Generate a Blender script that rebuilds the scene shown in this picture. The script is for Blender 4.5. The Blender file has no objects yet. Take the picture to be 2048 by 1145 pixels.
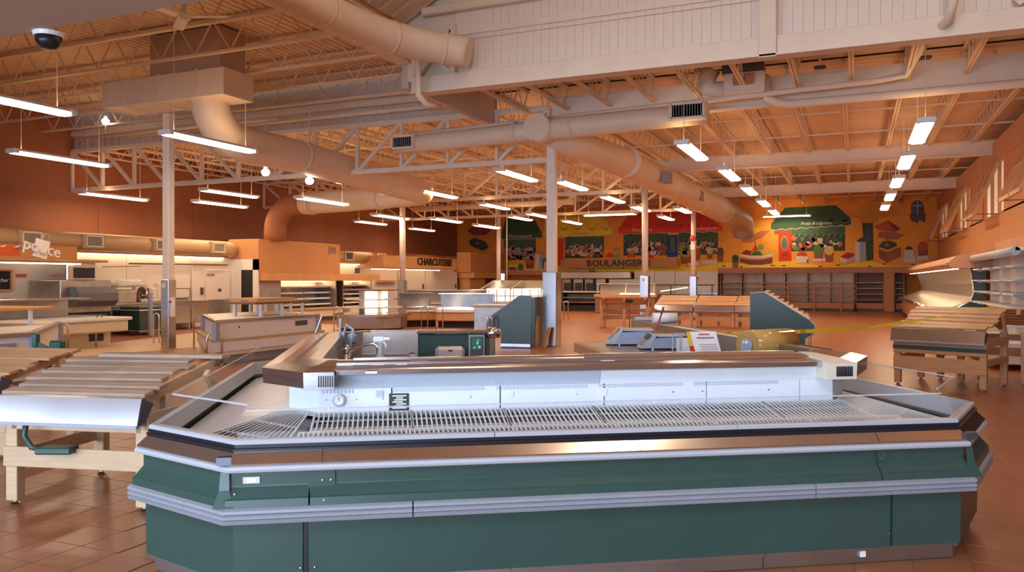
import bpy, bmesh, math, random
from mathutils import Vector, Matrix
random.seed(7)
scene = bpy.context.scene
COL = scene.collection

# ------------------------------------------------------------------ camera, world, exposure
F, HZ, EYE = 1587.0, 561.0, 1.6            # focal length in px, horizon row, eye height in metres
TH = math.atan(684 / 1587.0)               # the store's depth axis lies this far right of the lens axis
CT, ST = math.cos(TH), math.sin(TH)
cam_d = bpy.data.cameras.new('camera')
cam_d.sensor_width = 36
cam_d.lens = 36 * F / 2048
cam_d.shift_y = -(572.5 - HZ) / 2048
cam_d.clip_end = 200
cam = bpy.data.objects.new('camera', cam_d)
COL.objects.link(cam)
cam.location = (0, 0, EYE)
cam.rotation_euler = (math.pi / 2, 0, TH)
scene.camera = cam

world = bpy.data.worlds.new('daylight_sky')
scene.world = world
world.use_nodes = True
wb = world.node_tree.nodes['Background']
wb.inputs[0].default_value = (0.62, 0.78, 1.0, 1)
wb.inputs[1].default_value = 2.0

LAMP_W = 46.0            # watts of each ceiling fixture
LAMP_COL = (1.0, 0.62, 0.32)
DAY_W = 255.0            # watts of each front window's daylight
DAY_COL = (0.60, 0.76, 1.0)
scene.view_settings.view_transform = 'Standard'
scene.view_settings.look = 'None'
scene.view_settings.gamma = 1.0
scene.view_settings.use_curve_mapping = False
scene.view_settings.exposure = -0.18
scene.cycles.use_denoising = True
scene.cycles.max_bounces = 8
scene.cycles.diffuse_bounces = 4
scene.cycles.glossy_bounces = 4
scene.cycles.transmission_bounces = 6
scene.cycles.transparent_max_bounces = 12
scene.cycles.caustics_reflective = False
scene.cycles.caustics_refractive = False
scene.cycles.sample_clamp_indirect = 4.0


def daylight(x, z, w, h, y=-5.6, tilt=12, power=1.0):
    d = bpy.data.lights.new('window_daylight', 'AREA')
    d.shape = 'RECTANGLE'; d.size = w; d.size_y = h
    d.energy = DAY_W * power; d.color = DAY_COL; d.spread = math.radians(125)
    o = bpy.data.objects.new('window_daylight', d); COL.objects.link(o)
    o.matrix_world = Matrix.Translation((x, y, z)) @ Matrix(((1, 0, 0), (0, 0, -1), (0, 1, 0))).to_4x4() @ Matrix.Rotation(math.radians(-tilt), 4, 'X')


WINDOWS = [(-11.4, 1.6, 3.4, 3.0), (-7.4, 1.6, 3.4, 3.0), (-3.4, 1.6, 3.4, 3.0), (.6, 1.6, 3.4, 3.0)]
LANTERN = [(-3.4, 8.2, 3.6, 2.2), (1.2, 8.2, 3.6, 2.2)]      # high gable windows of the entrance lantern
for w_ in WINDOWS:
    daylight(*w_)
for w_ in LANTERN:
    daylight(*w_, tilt=38, power=.75)


# ------------------------------------------------------------------ survey helpers (photo pixel -> a point in the store)
def ray(u, v):
    a = (u - 1024) / F
    return (-ST + a * CT, CT + a * ST, (HZ - v) / F)
def onX(u, v, X):
    d = ray(u, v); t = X / d[0]; return Vector((X, t * d[1], EYE + t * d[2]))
def onY(u, v, Y):
    d = ray(u, v); t = Y / d[1]; return Vector((t * d[0], Y, EYE + t * d[2]))
def onZ(u, v, Z):
    d = ray(u, v); t = (Z - EYE) / d[2]; return Vector((t * d[0], t * d[1], Z))
def c2w(xc, yc):
    return (xc * CT - yc * ST, xc * ST + yc * CT)


# ------------------------------------------------------------------ materials
M = {}
def mat(name, col, rough=0.6, metal=0.0, noise=0.0, nscale=6.0, bump=0.0, stretch=None, emit=None, estr=0.0, spec=None, alpha=None, trans=None, rand=0.0):
    m = bpy.data.materials.new(name); m.use_nodes = True
    nt = m.node_tree; b = nt.nodes['Principled BSDF']
    b.inputs['Base Color'].default_value = (*col, 1)
    b.inputs['Roughness'].default_value = rough
    b.inputs['Metallic'].default_value = metal
    if spec is not None: b.inputs['Specular IOR Level'].default_value = spec
    if trans is not None:
        b.inputs['Transmission Weight'].default_value = trans
    if alpha is not None: b.inputs['Alpha'].default_value = alpha
    if emit is not None:
        b.inputs['Emission Color'].default_value = (*emit, 1)
        b.inputs['Emission Strength'].default_value = estr
    last = None
    if noise or bump:
        tc = nt.nodes.new('ShaderNodeTexCoord'); mp = nt.nodes.new('ShaderNodeMapping')
        nt.links.new(tc.outputs['Object'], mp.inputs[0])
        if stretch: mp.inputs['Scale'].default_value = stretch
        nz = nt.nodes.new('ShaderNodeTexNoise'); nz.inputs['Scale'].default_value = nscale; nz.inputs['Detail'].default_value = 4
        nt.links.new(mp.outputs[0], nz.inputs[0])
        if noise:
            mr = nt.nodes.new('ShaderNodeMapRange')
            mr.inputs['To Min'].default_value = 1 - noise; mr.inputs['To Max'].default_value = 1 + noise
            mr.inputs['From Min'].default_value = .3; mr.inputs['From Max'].default_value = .7
            nt.links.new(nz.outputs['Fac'], mr.inputs['Value'])
            mx = nt.nodes.new('ShaderNodeVectorMath'); mx.operation = 'SCALE'
            mx.inputs[0].default_value = col
            nt.links.new(mr.outputs[0], mx.inputs['Scale'])
            last = mx.outputs[0]
        if bump:
            bp = nt.nodes.new('ShaderNodeBump'); bp.inputs['Strength'].default_value = bump; bp.inputs['Distance'].default_value = .01
            nt.links.new(nz.outputs['Fac'], bp.inputs['Height']); nt.links.new(bp.outputs[0], b.inputs['Normal'])
    if rand:
        oi = nt.nodes.new('ShaderNodeObjectInfo'); mr2 = nt.nodes.new('ShaderNodeMapRange')
        mr2.inputs['To Min'].default_value = 1 - rand; mr2.inputs['To Max'].default_value = 1 + rand
        nt.links.new(oi.outputs['Random'], mr2.inputs['Value'])
        m2 = nt.nodes.new('ShaderNodeVectorMath'); m2.operation = 'SCALE'
        if last is None: m2.inputs[0].default_value = col
        else: nt.links.new(last, m2.inputs[0])
        nt.links.new(mr2.outputs[0], m2.inputs['Scale']); last = m2.outputs[0]
    if last is not None: nt.links.new(last, b.inputs['Base Color'])
    M[name] = m
    return m

mat('cream', (.80, .69, .56), .55, noise=.04, nscale=3)
mat('cream_duct', (.80, .66, .50), .5, noise=.03, nscale=2)
mat('tan_duct', (.56, .37, .19), .5)
mat('joist_paint', (.78, .63, .47), .55)
mat('deck', (.76, .58, .41), .6, noise=.05, nscale=2)
mat('white_panel', (.80, .70, .60), .5, noise=.03, nscale=2)
mat('grey_soffit', (.52, .40, .32), .7)
mat('corr_grey', (.62, .55, .48), .5)
mat('brown_wall', (.36, .135, .055), .7, noise=.06, nscale=1.2)
mat('orange_wall', (.62, .29, .11), .65, noise=.04, nscale=1.5)
mat('terra_wall', (.55, .27, .15), .65, noise=.05, nscale=1.5)
mat('mural_base', (.92, .36, .05), .7, noise=.25, nscale=.35)
mat('white_tile', (.88, .82, .74), .35)
mat('white_paint', (.90, .90, .90), .35)
mat('white_case', (.88, .89, .92), .3, noise=.02, nscale=8)
mat('shaded_pan', (.20, .19, .185), .4, noise=.2, nscale=3)  # pan colour darkened to stand for the shade beneath the wire racks
mat('pale_deck', (.80, .80, .82), .25, noise=.05, nscale=5)
mat('rack_wire', (.82, .78, .72), .35, noise=.08, nscale=20)
mat('steel', (.62, .62, .65), .23, 1.0, noise=.10, nscale=5, stretch=(1, 1, 14))
mat('steel_smooth', (.72, .72, .74), .17, 1.0, noise=.06, nscale=3)
mat('steel_dull', (.45, .43, .42), .42, 1.0, noise=.12, nscale=4)
mat('brown_liner', (.40, .24, .15), .35, .3, noise=.15, nscale=2, stretch=(1, 1, .3))
mat('case_liner', (.80, .77, .72), .25, .6, noise=.12, nscale=3)
mat('strip_light', (1, 1, 1), .4, emit=(1, .72, .42), estr=9.0)
mat('chrome', (.8, .8, .82), .12, 1.0)
mat('dark_steel', (.16, .16, .19), .35, .8, noise=.1, nscale=6)
mat('honeycomb', (.55, .60, .68), .5, noise=.05, nscale=60)
mat('green', (.036, .078, .064), .30, noise=.06, nscale=3)
mat('green_dark', (.035, .075, .06), .4)
mat('green_tool', (.01, .12, .09), .4)
mat('bumper', (.29, .30, .33), .42, noise=.04, nscale=4)
mat('pale_bumper', (.46, .47, .50), .38)
mat('black', (.012, .012, .018), .35)
mat('black_matte', (.02, .018, .018), .8)
mat('dark_grey', (.09, .09, .10), .6)
mat('mid_grey', (.30, .30, .32), .5)
mat('drum_grey', (.16, .17, .19), .45)
mat('bluegrey', (.34, .38, .48), .4)
mat('wood_grey', (.40, .28, .20), .6, noise=.16, nscale=5, stretch=(1, 14, 14), bump=.15, rand=.10)
mat('wood', (.54, .30, .14), .5, noise=.14, nscale=4, stretch=(1, 12, 12), bump=.1, rand=.08)
mat('wood_frame', (.62, .42, .24), .5, noise=.10, nscale=4, stretch=(1, 9, 9), rand=.05)
mat('wood_orange', (.66, .34, .13), .5, noise=.08, nscale=3)
mat('wood_dark', (.24, .11, .06), .5, noise=.1, nscale=4)
mat('grout', (.20, .085, .05), .8)
mat('tile', (.32, .115, .052), .28, noise=.14, nscale=7, rand=.10, bump=.03)
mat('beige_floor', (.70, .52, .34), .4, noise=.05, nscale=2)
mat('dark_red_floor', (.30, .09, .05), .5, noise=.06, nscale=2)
mat('column_paint', (.82, .72, .62), .45)
mat('red', (.62, .04, .02), .45)
mat('red_band', (.75, .12, .03), .5)
mat('yellow', (.85, .55, .03), .5)
mat('tape_yellow', (.90, .66, .04), .4)
mat('sign_green', (.02, .25, .12), .45)
mat('paper', (.92, .90, .88), .6)
mat('ink', (.05, .045, .05), .6)
mat('ink_red', (.60, .15, .12), .6)
mat('amber_film', (.50, .28, .08), .15, noise=.06, nscale=6)
mat('amber_screen', (.65, .28, .03), .3)
mat('letter_dark', (.045, .025, .015), .5)
mat('grille_dark', (.05, .045, .05), .5)
mat('glowing_pane', (.9, .86, .8), .5, emit=(1, .82, .62), estr=.45)  # faint glow added so the white window panes look lit
mat('cream_case', (.80, .70, .56), .4)
mat('glow_white', (.95, .92, .85), .4, emit=(1, .86, .66), estr=2.2)
mat('lamp_tube', (1, 1, 1), .3, emit=(1.0, .86, .68), estr=14.0)
mat('lamp_cap', (.75, .72, .68), .4)
M['lamp_tube'].cycles.emission_sampling = 'NONE'
mat('spot_bulb', (1, 1, 1), .3, emit=(1, .9, .75), estr=12.0)
M['spot_bulb'].cycles.emission_sampling = 'NONE'
mat('bottle_clear', (.85, .86, .90), .25, trans=.5)
# clear glass for display guards: mostly see-through with a gloss
def glass_mat(name, tint, fac):
    m = bpy.data.materials.new(name); m.use_nodes = True; nt = m.node_tree
    nt.nodes.remove(nt.nodes['Principled BSDF'])
    out = nt.nodes['Material Output']
    tr = nt.nodes.new('ShaderNodeBsdfTransparent'); tr.inputs[0].default_value = (*tint, 1)
    gl = nt.nodes.new('ShaderNodeBsdfGlossy'); gl.inputs['Roughness'].default_value = .17
    lw = nt.nodes.new('ShaderNodeLayerWeight'); lw.inputs['Blend'].default_value = .5
    fr = nt.nodes.new('ShaderNodeMath'); fr.operation = 'POWER'; fr.inputs[1].default_value = 4.0
    nt.links.new(lw.outputs['Facing'], fr.inputs[0])
    ad = nt.nodes.new('ShaderNodeMath'); ad.operation = 'MULTIPLY_ADD'; ad.inputs[1].default_value = .18; ad.inputs[2].default_value = fac
    mx = nt.nodes.new('ShaderNodeMixShader')
    nt.links.new(fr.outputs[0], ad.inputs[0]); nt.links.new(ad.outputs[0], mx.inputs[0])
    nt.links.new(tr.outputs[0], mx.inputs[1]); nt.links.new(gl.outputs[0], mx.inputs[2]); nt.links.new(mx.outputs[0], out.inputs[0])
    M[name] = m
glass_mat('glass', (.95, .96, .97), .012)
mat('glass_edge', (.72, .76, .78), .2, alpha=.55)
# far floor: the same 0.305 m quarry tiles drawn by a brick node
def floor_mat():
    m = bpy.data.materials.new('quarry_floor'); m.use_nodes = True; nt = m.node_tree; b = nt.nodes['Principled BSDF']
    tc = nt.nodes.new('ShaderNodeTexCoord'); br = nt.nodes.new('ShaderNodeTexBrick')
    br.offset = 0.0; br.inputs['Scale'].default_value = 1.0
    br.inputs['Brick Width'].default_value = .305; br.inputs['Row Height'].default_value = .305
    br.inputs['Mortar Size'].default_value = .006
    br.inputs['Color1'].default_value = (.42, .165, .062, 1); br.inputs['Color2'].default_value = (.37, .14, .052, 1)
    br.inputs['Mortar'].default_value = (.28, .12, .07, 1)
    nz = nt.nodes.new('ShaderNodeTexNoise'); nz.inputs['Scale'].default_value = .8; nz.inputs['Detail'].default_value = 3
    mr = nt.nodes.new('ShaderNodeMapRange'); mr.inputs['To Min'].default_value = .85; mr.inputs['To Max'].default_value = 1.15
    vm = nt.nodes.new('ShaderNodeVectorMath'); vm.operation = 'SCALE'
    nt.links.new(tc.outputs['Object'], br.inputs[0]); nt.links.new(tc.outputs['Object'], nz.inputs[0])
    nt.links.new(nz.outputs['Fac'], mr.inputs[0]); nt.links.new(br.outputs['Color'], vm.inputs[0]); nt.links.new(mr.outputs[0], vm.inputs['Scale'])
    nt.links.new(vm.outputs[0], b.inputs['Base Color']); b.inputs['Roughness'].default_value = .33
    M['quarry_floor'] = m
floor_mat()


# ------------------------------------------------------------------ mesh helpers
class MB:
    def __init__(s): s.v = []; s.f = []
    def add(s, vs, fs):
        o = len(s.v); s.v += [tuple(x) for x in vs]; s.f += [tuple(i + o for i in f) for f in fs]; return s
    def box(s, x0, y0, z0, x1, y1, z1):
        return s.add([(x0,y0,z0),(x1,y0,z0),(x1,y1,z0),(x0,y1,z0),(x0,y0,z1),(x1,y0,z1),(x1,y1,z1),(x0,y1,z1)],
                     [(3,2,1,0),(4,5,6,7),(0,1,5,4),(1,2,6,5),(2,3,7,6),(3,0,4,7)])
    def bbox(s, x0, y0, z0, x1, y1, z1, b=.01):            # box with chamfered edges
        bm = bmesh.new(); bmesh.ops.create_cube(bm, size=1)
        for q in bm.verts: q.co = Vector((x0 + (q.co.x + .5) * (x1 - x0), y0 + (q.co.y + .5) * (y1 - y0), z0 + (q.co.z + .5) * (z1 - z0)))
        bmesh.ops.bevel(bm, geom=bm.edges[:], offset=b, segments=1, affect='EDGES', profile=.5)
        bm.verts.index_update()
        s.add([q.co[:] for q in bm.verts], [[q.index for q in f.verts] for f in bm.faces]); bm.free(); return s
    def bar(s, p0, p1, w, h=None, up=(0, 0, 1), ends=True):
        p0, p1 = Vector(p0), Vector(p1); h = h or w; d = (p1 - p0).normalized(); u = Vector(up)
        if abs(d.dot(u)) > .98: u = Vector((0, 1, 0))
        a = d.cross(u).normalized(); b = a.cross(d).normalized()
        vs = [p + a * i * w / 2 + b * j * h / 2 for p in (p0, p1) for i, j in ((-1,-1),(1,-1),(1,1),(-1,1))]
        fs = [(0,1,5,4),(1,2,6,5),(2,3,7,6),(3,0,4,7)] + ([(3,2,1,0),(4,5,6,7)] if ends else [])
        return s.add(vs, fs)
    def cyl(s, p0, p1, r0, r1=None, n=16, cap=True):
        r1 = r0 if r1 is None else r1; p0, p1 = Vector(p0), Vector(p1); d = (p1 - p0).normalized()
        u = Vector((0, 0, 1)) if abs(d.z) < .9 else Vector((1, 0, 0)); a = d.cross(u).normalized(); b = a.cross(d)
        vs = [p + (a * math.cos(2*math.pi*k/n) + b * math.sin(2*math.pi*k/n)) * r for p, r in ((p0, r0), (p1, r1)) for k in range(n)]
        fs = [(k, (k+1) % n, n + (k+1) % n, n + k) for k in range(n)]
        if cap: fs += [tuple(range(n))[::-1], tuple(range(n, 2*n))]
        return s.add(vs, fs)
    def tube(s, path, r, n=12, cap=True):
        P = [Vector(p) for p in path]; R = r if isinstance(r, (list, tuple)) else [r] * len(P)
        d0 = (P[1] - P[0]).normalized(); u = Vector((0,0,1)) if abs(d0.z) < .9 else Vector((1,0,0))
        a = d0.cross(u).normalized(); vs = []
        for i, p in enumerate(P):
            if i == 0: d = d0
            elif i == len(P) - 1: d = (P[i] - P[i-1]).normalized()
            else: d = ((P[i] - P[i-1]).normalized() + (P[i+1] - P[i]).normalized()).normalized()
            a = (a - d * a.dot(d)).normalized(); b = d.cross(a)
            vs += [p + (a * math.cos(2*math.pi*k/n) + b * math.sin(2*math.pi*k/n)) * R[i] for k in range(n)]
        fs = [(i*n + k, i*n + (k+1) % n, (i+1)*n + (k+1) % n, (i+1)*n + k) for i in range(len(P)-1) for k in range(n)]
        if cap: fs += [tuple(range(n))[::-1], tuple((len(P)-1)*n + k for k in range(n))]
        return s.add(vs, fs)
    def prism(s, pts, vec):                                  # polygon pts (3d) swept by vec
        n = len(pts); v = Vector(vec); vs = [Vector(p) for p in pts]; vs += [p + v for p in vs]
        return s.add(vs, [tuple(range(n))[::-1], tuple(range(n, 2*n))] + [(k, (k+1) % n, n + (k+1) % n, n + k) for k in range(n)])
    def plan(s, pts, z0, z1):
        return s.prism([(p[0], p[1], z0) for p in pts], (0, 0, z1 - z0))
    def lathe(s, prof, c=(0,0,0), n=20):
        vs = [(c[0] + r * math.cos(2*math.pi*k/n), c[1] + r * math.sin(2*math.pi*k/n), c[2] + z) for r, z in prof for k in range(n)]
        fs = [(i*n + k, i*n + (k+1) % n, (i+1)*n + (k+1) % n, (i+1)*n + k) for i in range(len(prof)-1) for k in range(n)]
        fs += [tuple(range(n))[::-1], tuple((len(prof)-1)*n + k for k in range(n))]
        return s.add(vs, fs)
    def mesh(s, name, material, smooth=False):
        me = bpy.data.meshes.new(name); me.from_pydata(s.v, [], s.f)
        bm = bmesh.new(); bm.from_mesh(me); bmesh.ops.recalc_face_normals(bm, faces=bm.faces[:]); bm.to_mesh(me); bm.free()
        me.materials.append(M[material])
        if smooth:
            me.polygons.foreach_set('use_smooth', [len(p.vertices) == 4 for p in me.polygons])
        me.update(); return me
    def build(s, name, material, parent=None, smooth=False):
        o = bpy.data.objects.new(name, s.mesh(name, material, smooth)); COL.objects.link(o)
        if parent is not None: o.parent = parent
        return o

def inst(name, me, parent=None, loc=(0,0,0), rz=0):
    o = bpy.data.objects.new(name, me); COL.objects.link(o); o.location = loc; o.rotation_euler = (0, 0, rz)
    if parent is not None: o.parent = parent
    return o
def tag(o, label, cat, group=None):
    o['label'] = label; o['category'] = cat
    if group: o['group'] = group
    return o
def thing(name, label, cat, loc=(0,0,0), rz=0, group=None):
    o = bpy.data.objects.new(name, None); COL.objects.link(o); o.location = loc; o.rotation_euler = (0, 0, rz); o.empty_display_size = .2
    return tag(o, label, cat, group)
def struct(o):
    o['kind'] = 'structure'; return o
def arc(c, r, a0, a1, n, e1, e2):                            # points on an arc in the plane of e1, e2
    c, e1, e2 = Vector(c), Vector(e1), Vector(e2)
    return [c + e1 * r * math.cos(a0 + (a1 - a0) * k / n) + e2 * r * math.sin(a0 + (a1 - a0) * k / n) for k in range(n + 1)]
def text_mesh(txt, size, depth, material, name='lettering', spacing=1.0, shear=0.0, align='CENTER', bold=0.0):
    cu = bpy.data.curves.new('t', 'FONT'); cu.body = txt; cu.size = size; cu.extrude = depth; cu.space_character = spacing
    cu.align_x = align; cu.align_y = 'CENTER'; cu.resolution_u = 2; cu.shear = shear; cu.offset = bold
    ob = bpy.data.objects.new('t', cu); COL.objects.link(ob)
    me = bpy.data.meshes.new_from_object(ob.evaluated_get(bpy.context.evaluated_depsgraph_get()))
    bpy.data.objects.remove(ob); bpy.data.curves.remove(cu)
    me.name = name; me.materials.clear(); me.materials.append(M[material]); return me
def put_text(txt, size, depth, material, parent, origin, right, up, name='lettering', width=None, **k):
    me = text_mesh(txt, size, depth, material, name, **k)
    if width:
        xs = [v.co.x for v in me.vertices]; f = width / (max(xs) - min(xs))
        for v in me.vertices: v.co.x *= f
    r = Vector(right).normalized(); u = Vector(up).normalized(); n = r.cross(u)
    o = bpy.data.objects.new(name, me); COL.objects.link(o)
    o.matrix_world = Matrix(((r.x, u.x, n.x, origin[0]), (r.y, u.y, n.y, origin[1]), (r.z, u.z, n.z, origin[2]), (0, 0, 0, 1)))
    if parent is not None:
        o.parent = parent
        o.matrix_parent_inverse = Matrix.Identity(4)
    return o
ORD = ['first', 'second', 'third', 'fourth', 'fifth', 'sixth', 'seventh', 'eighth', 'ninth', 'tenth', 'eleventh', 'twelfth']

# ================================================================== THE ROOM
XU, XL, XR, YM, YF = -23.6, -20.9, 3.81, 45.8, -6.0          # left wall, right wall face, mural wall, shop front
R1, R2, R3, R4 = 13.85, 18.2, 27.4, 36.6          # column rows
ZLOW, ZHIGH = 6.3, 7.05                           # deck heights

floor = struct(MB().box(-24, YF, -.12, 7, YM + .5, -.004).build('floor', 'quarry_floor'))
G = .305
tm = MB().bbox(-G/2 + .003, -G/2 + .003, -.03, G/2 - .003, G/2 - .003, 0, .0012).mesh('tile', 'tile')
cand = []
for i in range(-26, 20):
    for j in range(4, 50):
        x, y = (i + .5) * G, (j + .5) * G
        xc, yc = x * CT + y * ST, -x * ST + y * CT
        if yc < 3.5: continue
        u = 1024 + F * xc / yc; v = HZ + F * EYE / yc
        if not (-60 < u < 2110 and v < 1200): continue
        hid = 300 < u < 1900 and v > 740                      # stands under the island case
        if u < 300 and v < 860: hid = True
        if hid: continue
        cand.append((yc, x, y))
cand.sort()
for yc, x, y in cand[:300]:
    inst('tile', tm, floor, (x, y, 0))
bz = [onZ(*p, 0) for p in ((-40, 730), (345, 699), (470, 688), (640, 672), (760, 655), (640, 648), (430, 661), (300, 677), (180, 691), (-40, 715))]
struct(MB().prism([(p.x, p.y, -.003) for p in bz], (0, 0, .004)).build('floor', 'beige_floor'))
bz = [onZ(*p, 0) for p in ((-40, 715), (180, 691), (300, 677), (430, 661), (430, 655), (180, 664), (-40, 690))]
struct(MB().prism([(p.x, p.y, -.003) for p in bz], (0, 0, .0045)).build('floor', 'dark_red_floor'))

wl = struct(MB().box(XU - .3, YF, 2.95, XU, YM, 7.3).build('wall_left', 'brown_wall'))
wl2 = struct(MB().box(XU - .3, YF, 0, XL, YM, 2.95).build('wall_left_lower', 'brown_wall'))
for k in range(12):                                            # faint vertical joints of the painted cladding
    MB().box(XU, YF + 4.2 * k, 2.95, XU + .012, YF + 4.2 * k + 4.16, 7.0).build('cladding_panel', 'brown_wall', wl)
for y0, y1 in ((6.0, 9.98), (10, 13.98), (14, 17.98), (18, 22.3)):
    MB().box(XL, y0, 0, XL + .03, y1, 2.42).build('wall_panel', 'white_tile', wl2)
for y0, y1 in ((27.4, 31.98), (32, 36.4), (36.42, 40.3)):
    MB().box(XL, y0, 0, XL + .03, y1, 2.35).build('wall_panel', 'white_tile', wl2)
struct(MB().box(XU - .3, YM, 0, 7, YM + .3, 6.6).build('wall_back', 'mural_base'))
wr = struct(MB().box(7, YF, 0, 7.3, YM, 9).build('wall_right', 'cream'))
wf = MB()                                                      # shop front with openings
xs = [-23.9] + sum([[x - w / 2, x + w / 2] for x, z, w, h in WINDOWS], []) + [7.3]
for a, b in zip(xs[::2], xs[1::2]): wf.box(a, YF - .3, 0, b, YF, 5)
xs = [-23.9] + sum([[x - w / 2, x + w / 2] for x, z, w, h in LANTERN], []) + [7.3]
for a, b in zip(xs[::2], xs[1::2]): wf.box(a, YF - .3, 5, b, YF, 11.2)
for x, z, w, h in WINDOWS:
    wf.box(x - w/2, YF - .3, 0, x + w/2, YF, z - h/2).box(x - w/2, YF - .3, z + h/2, x + w/2, YF, 5)
for x, z, w, h in LANTERN:
    wf.box(x - w/2, YF - .3, 5, x + w/2, YF, z - h/2).box(x - w/2, YF - .3, z + h/2, x + w/2, YF, 11.2)
struct(wf.build('wall_front', 'cream'))
for k, (x, z, w, h) in enumerate(WINDOWS + LANTERN):
    fr = MB()
    for dx in (-w/2, 0, w/2): fr.box(x + dx - .04, YF - .2, z - h/2, x + dx + .04, YF - .1, z + h/2)
    for dz in (-h/2, h/2): fr.box(x - w/2, YF - .2, z + dz - .04, x + w/2, YF - .1, z + dz + .04)
    o = struct(fr.build('window_%d' % (k + 1), 'dark_grey'))
    MB().box(x - w/2, YF - .16, z - h/2, x + w/2, YF - .15, z + h/2).build('pane', 'glass', o)

# ---- ceiling: ribbed decks
def ribbed(x0, x1, y0, y1, z, pitch=.19, h=.04, along='Y', fn=None):
    mb = MB(); rows = []
    a0, a1 = (x0, x1) if along == 'Y' else (y0, y1)
    b0, b1 = (y0, y1) if along == 'Y' else (x0, x1)
    n = int((a1 - a0) / pitch); prof = []
    for k in range(n):
        a = a0 + k * pitch
        prof += [(a, 0), (a + pitch * .55, 0), (a + pitch * .68, h), (a + pitch * .87, h)]
    prof.append((a0 + n * pitch, 0))
    vs = []
    for b in (b0, b1):
        for a, dz in prof: vs.append((a, b, z + dz) if along == 'Y' else (b, a, z + dz))
    m = len(prof); mb.add(vs, [(k, k + 1, m + k + 1, m + k) for k in range(m - 1)])
    return mb
ceil = struct(ribbed(-23.8, 7, R2, YM, ZLOW, .3, .018, 'X').build('ceiling', 'deck'))
ribbed(-8.3, 7, R1, R2, ZLOW, .3, .018, 'X').build('roof_deck', 'deck', ceil)
ribbed(-23.8, -8.3, YF, R2, ZHIGH).build('roof_deck', 'deck', ceil)
MB().box(-23.9, YF, ZHIGH + .1, -8.3, R2, ZHIGH + .2).box(-8.45, R1, ZLOW + .1, 7.3, R2, ZLOW + .2).box(-23.9, R2, ZLOW + .1, 7.3, YM + .3, ZLOW + .2).build('roof_slab', 'cream', ceil)
# raised lantern over the entrance: two sloping decks meeting at a ridge
sl = MB()
for k in range(46):
    y = YF + k * .43
    for sx, ex, s in ((-8.3, -.65, 1), (7.0, -.65, -1)):
        sl.add([(sx, y, 6.75), (ex, y, 11.0), (ex, y + .25, 11.0), (sx, y + .25, 6.75), (sx, y + .43, 6.75), (ex, y + .43, 11.0), (sx, y + .34, 6.80), (ex, y + .34, 11.05)],
               [(0, 1, 2, 3), (3, 2, 7, 6), (6, 7, 5, 4)])
sl.build('lantern_deck', 'deck', ceil)
MB().box(-8.6, YF, 11.2, 7.3, R1 + .3, 11.3).box(-8.9, YF, 7.2, -8.6, R1, 11.2).build('lantern_cap', 'cream', ceil)

# ---- open-web joists (children of the ceiling, one mesh each, sharing data)
def joist_mesh(L, depth, panel=.6, w=.05):
    mb = MB()
    for z in (0, depth):
        for dx in (-.03, .03): mb.bar((dx, 0, z), (dx, L, z), .045, .05)
    n = max(2, int(L / panel)); st = L / n
    for k in range(n):
        a, m_, b = k * st, (k + .5) * st, (k + 1) * st
        mb.bar((0, a, depth), (0, m_, 0), .025, .025, ends=False).bar((0, m_, 0), (0, b, depth), .025, .025, ends=False)
    return mb.mesh('joist', 'joist_paint')
for y0, y1 in ((R2, R3), (R3, R4), (R4, YM)):
    jm = joist_mesh(y1 - y0 - .1, .5)
    for k in range(26):
        inst('joist', jm, ceil, (-23.2 + 1.15 * k, y0 + .05, ZLOW - .56))
jm = joist_mesh(R2 - R1 - .1, .5)
for k in range(13): inst('joist', jm, ceil, (-7.4 + 1.05 * k, R1 + .05, ZLOW - .56))
jm = joist_mesh(15.2, .68, .9)
for k in range(11):
    o = inst('joist', jm, ceil, (-8.4, 2.0 + 1.52 * k, ZHIGH - .74), math.pi / 2)
for y in (21.2, 24.3, 30.4, 33.5, 39.6, 42.7):                 # bridging rods across the joists
    MB().bar((-20.5, y, ZLOW - .54), (6.5, y, ZLOW - .54), .04).build('bridging_rod', 'cream', ceil)

# ---- beams and trusses
def ibeam(name, p0, p1, z0, z1, wdt=.22, material='cream'):
    mb = MB(); p0, p1 = Vector(p0), Vector(p1)
    for z in (z0 + .015, z1 - .015): mb.bar((p0.x, p0.y, z), (p1.x, p1.y, z), wdt, .03)
    mb.bar((p0.x, p0.y, (z0 + z1) / 2), (p1.x, p1.y, (z0 + z1) / 2), .03, z1 - z0 - .06)
    return mb.build(name, material)
tag(ibeam('roof_beam', (-6.76, R2, 0), (7, R2, 0), 5.40, 6.05), 'deep cream steel beam behind the white panel wall, over the twin-branch duct', 'beam')
tag(ibeam('roof_beam', (-6.76, R3, 0), (7, R3, 0), 5.33, 5.78), 'cream cross beam halfway down the right-hand ceiling', 'beam')
tag(ibeam('roof_beam', (-6.76, R4, 0), (7, R4, 0), 5.33, 5.78), 'farthest cream cross beam before the market mural', 'beam')
tag(ibeam('roof_beam', (-8.3, YF, 0), (-8.3, R1, 0), 5.95, 6.55, .3), 'cream beam running from top of frame to the white panel wall corner', 'beam')
def truss(name, x0, x1, y, zb, zt, n, label, w=.13):
    t = thing(name, label, 'truss', (x0, y, 0))
    L = x1 - x0
    for z, nm in ((zb, 'bottom_chord'), (zt, 'top_chord')): MB().bbox(0, -w/2, z - w/2, L, w/2, z + w/2, .01).build(nm, 'cream', t)
    for k in range(n + 1): MB().box(L*k/n - .04, -.05, zb, L*k/n + .04, .05, zt).build('post', 'cream', t)
    for k in range(n):
        a, b = L*k/n, L*(k+1)/n
        lo, hi = ((b, zb), (a, zt)) if k < n / 2 else ((a, zb), (b, zt))
        MB().bar((lo[0], 0, lo[1]), (hi[0], 0, hi[1]), .09, .09, (0, 1, 0)).build('diagonal', 'cream', t)
    return t
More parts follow.
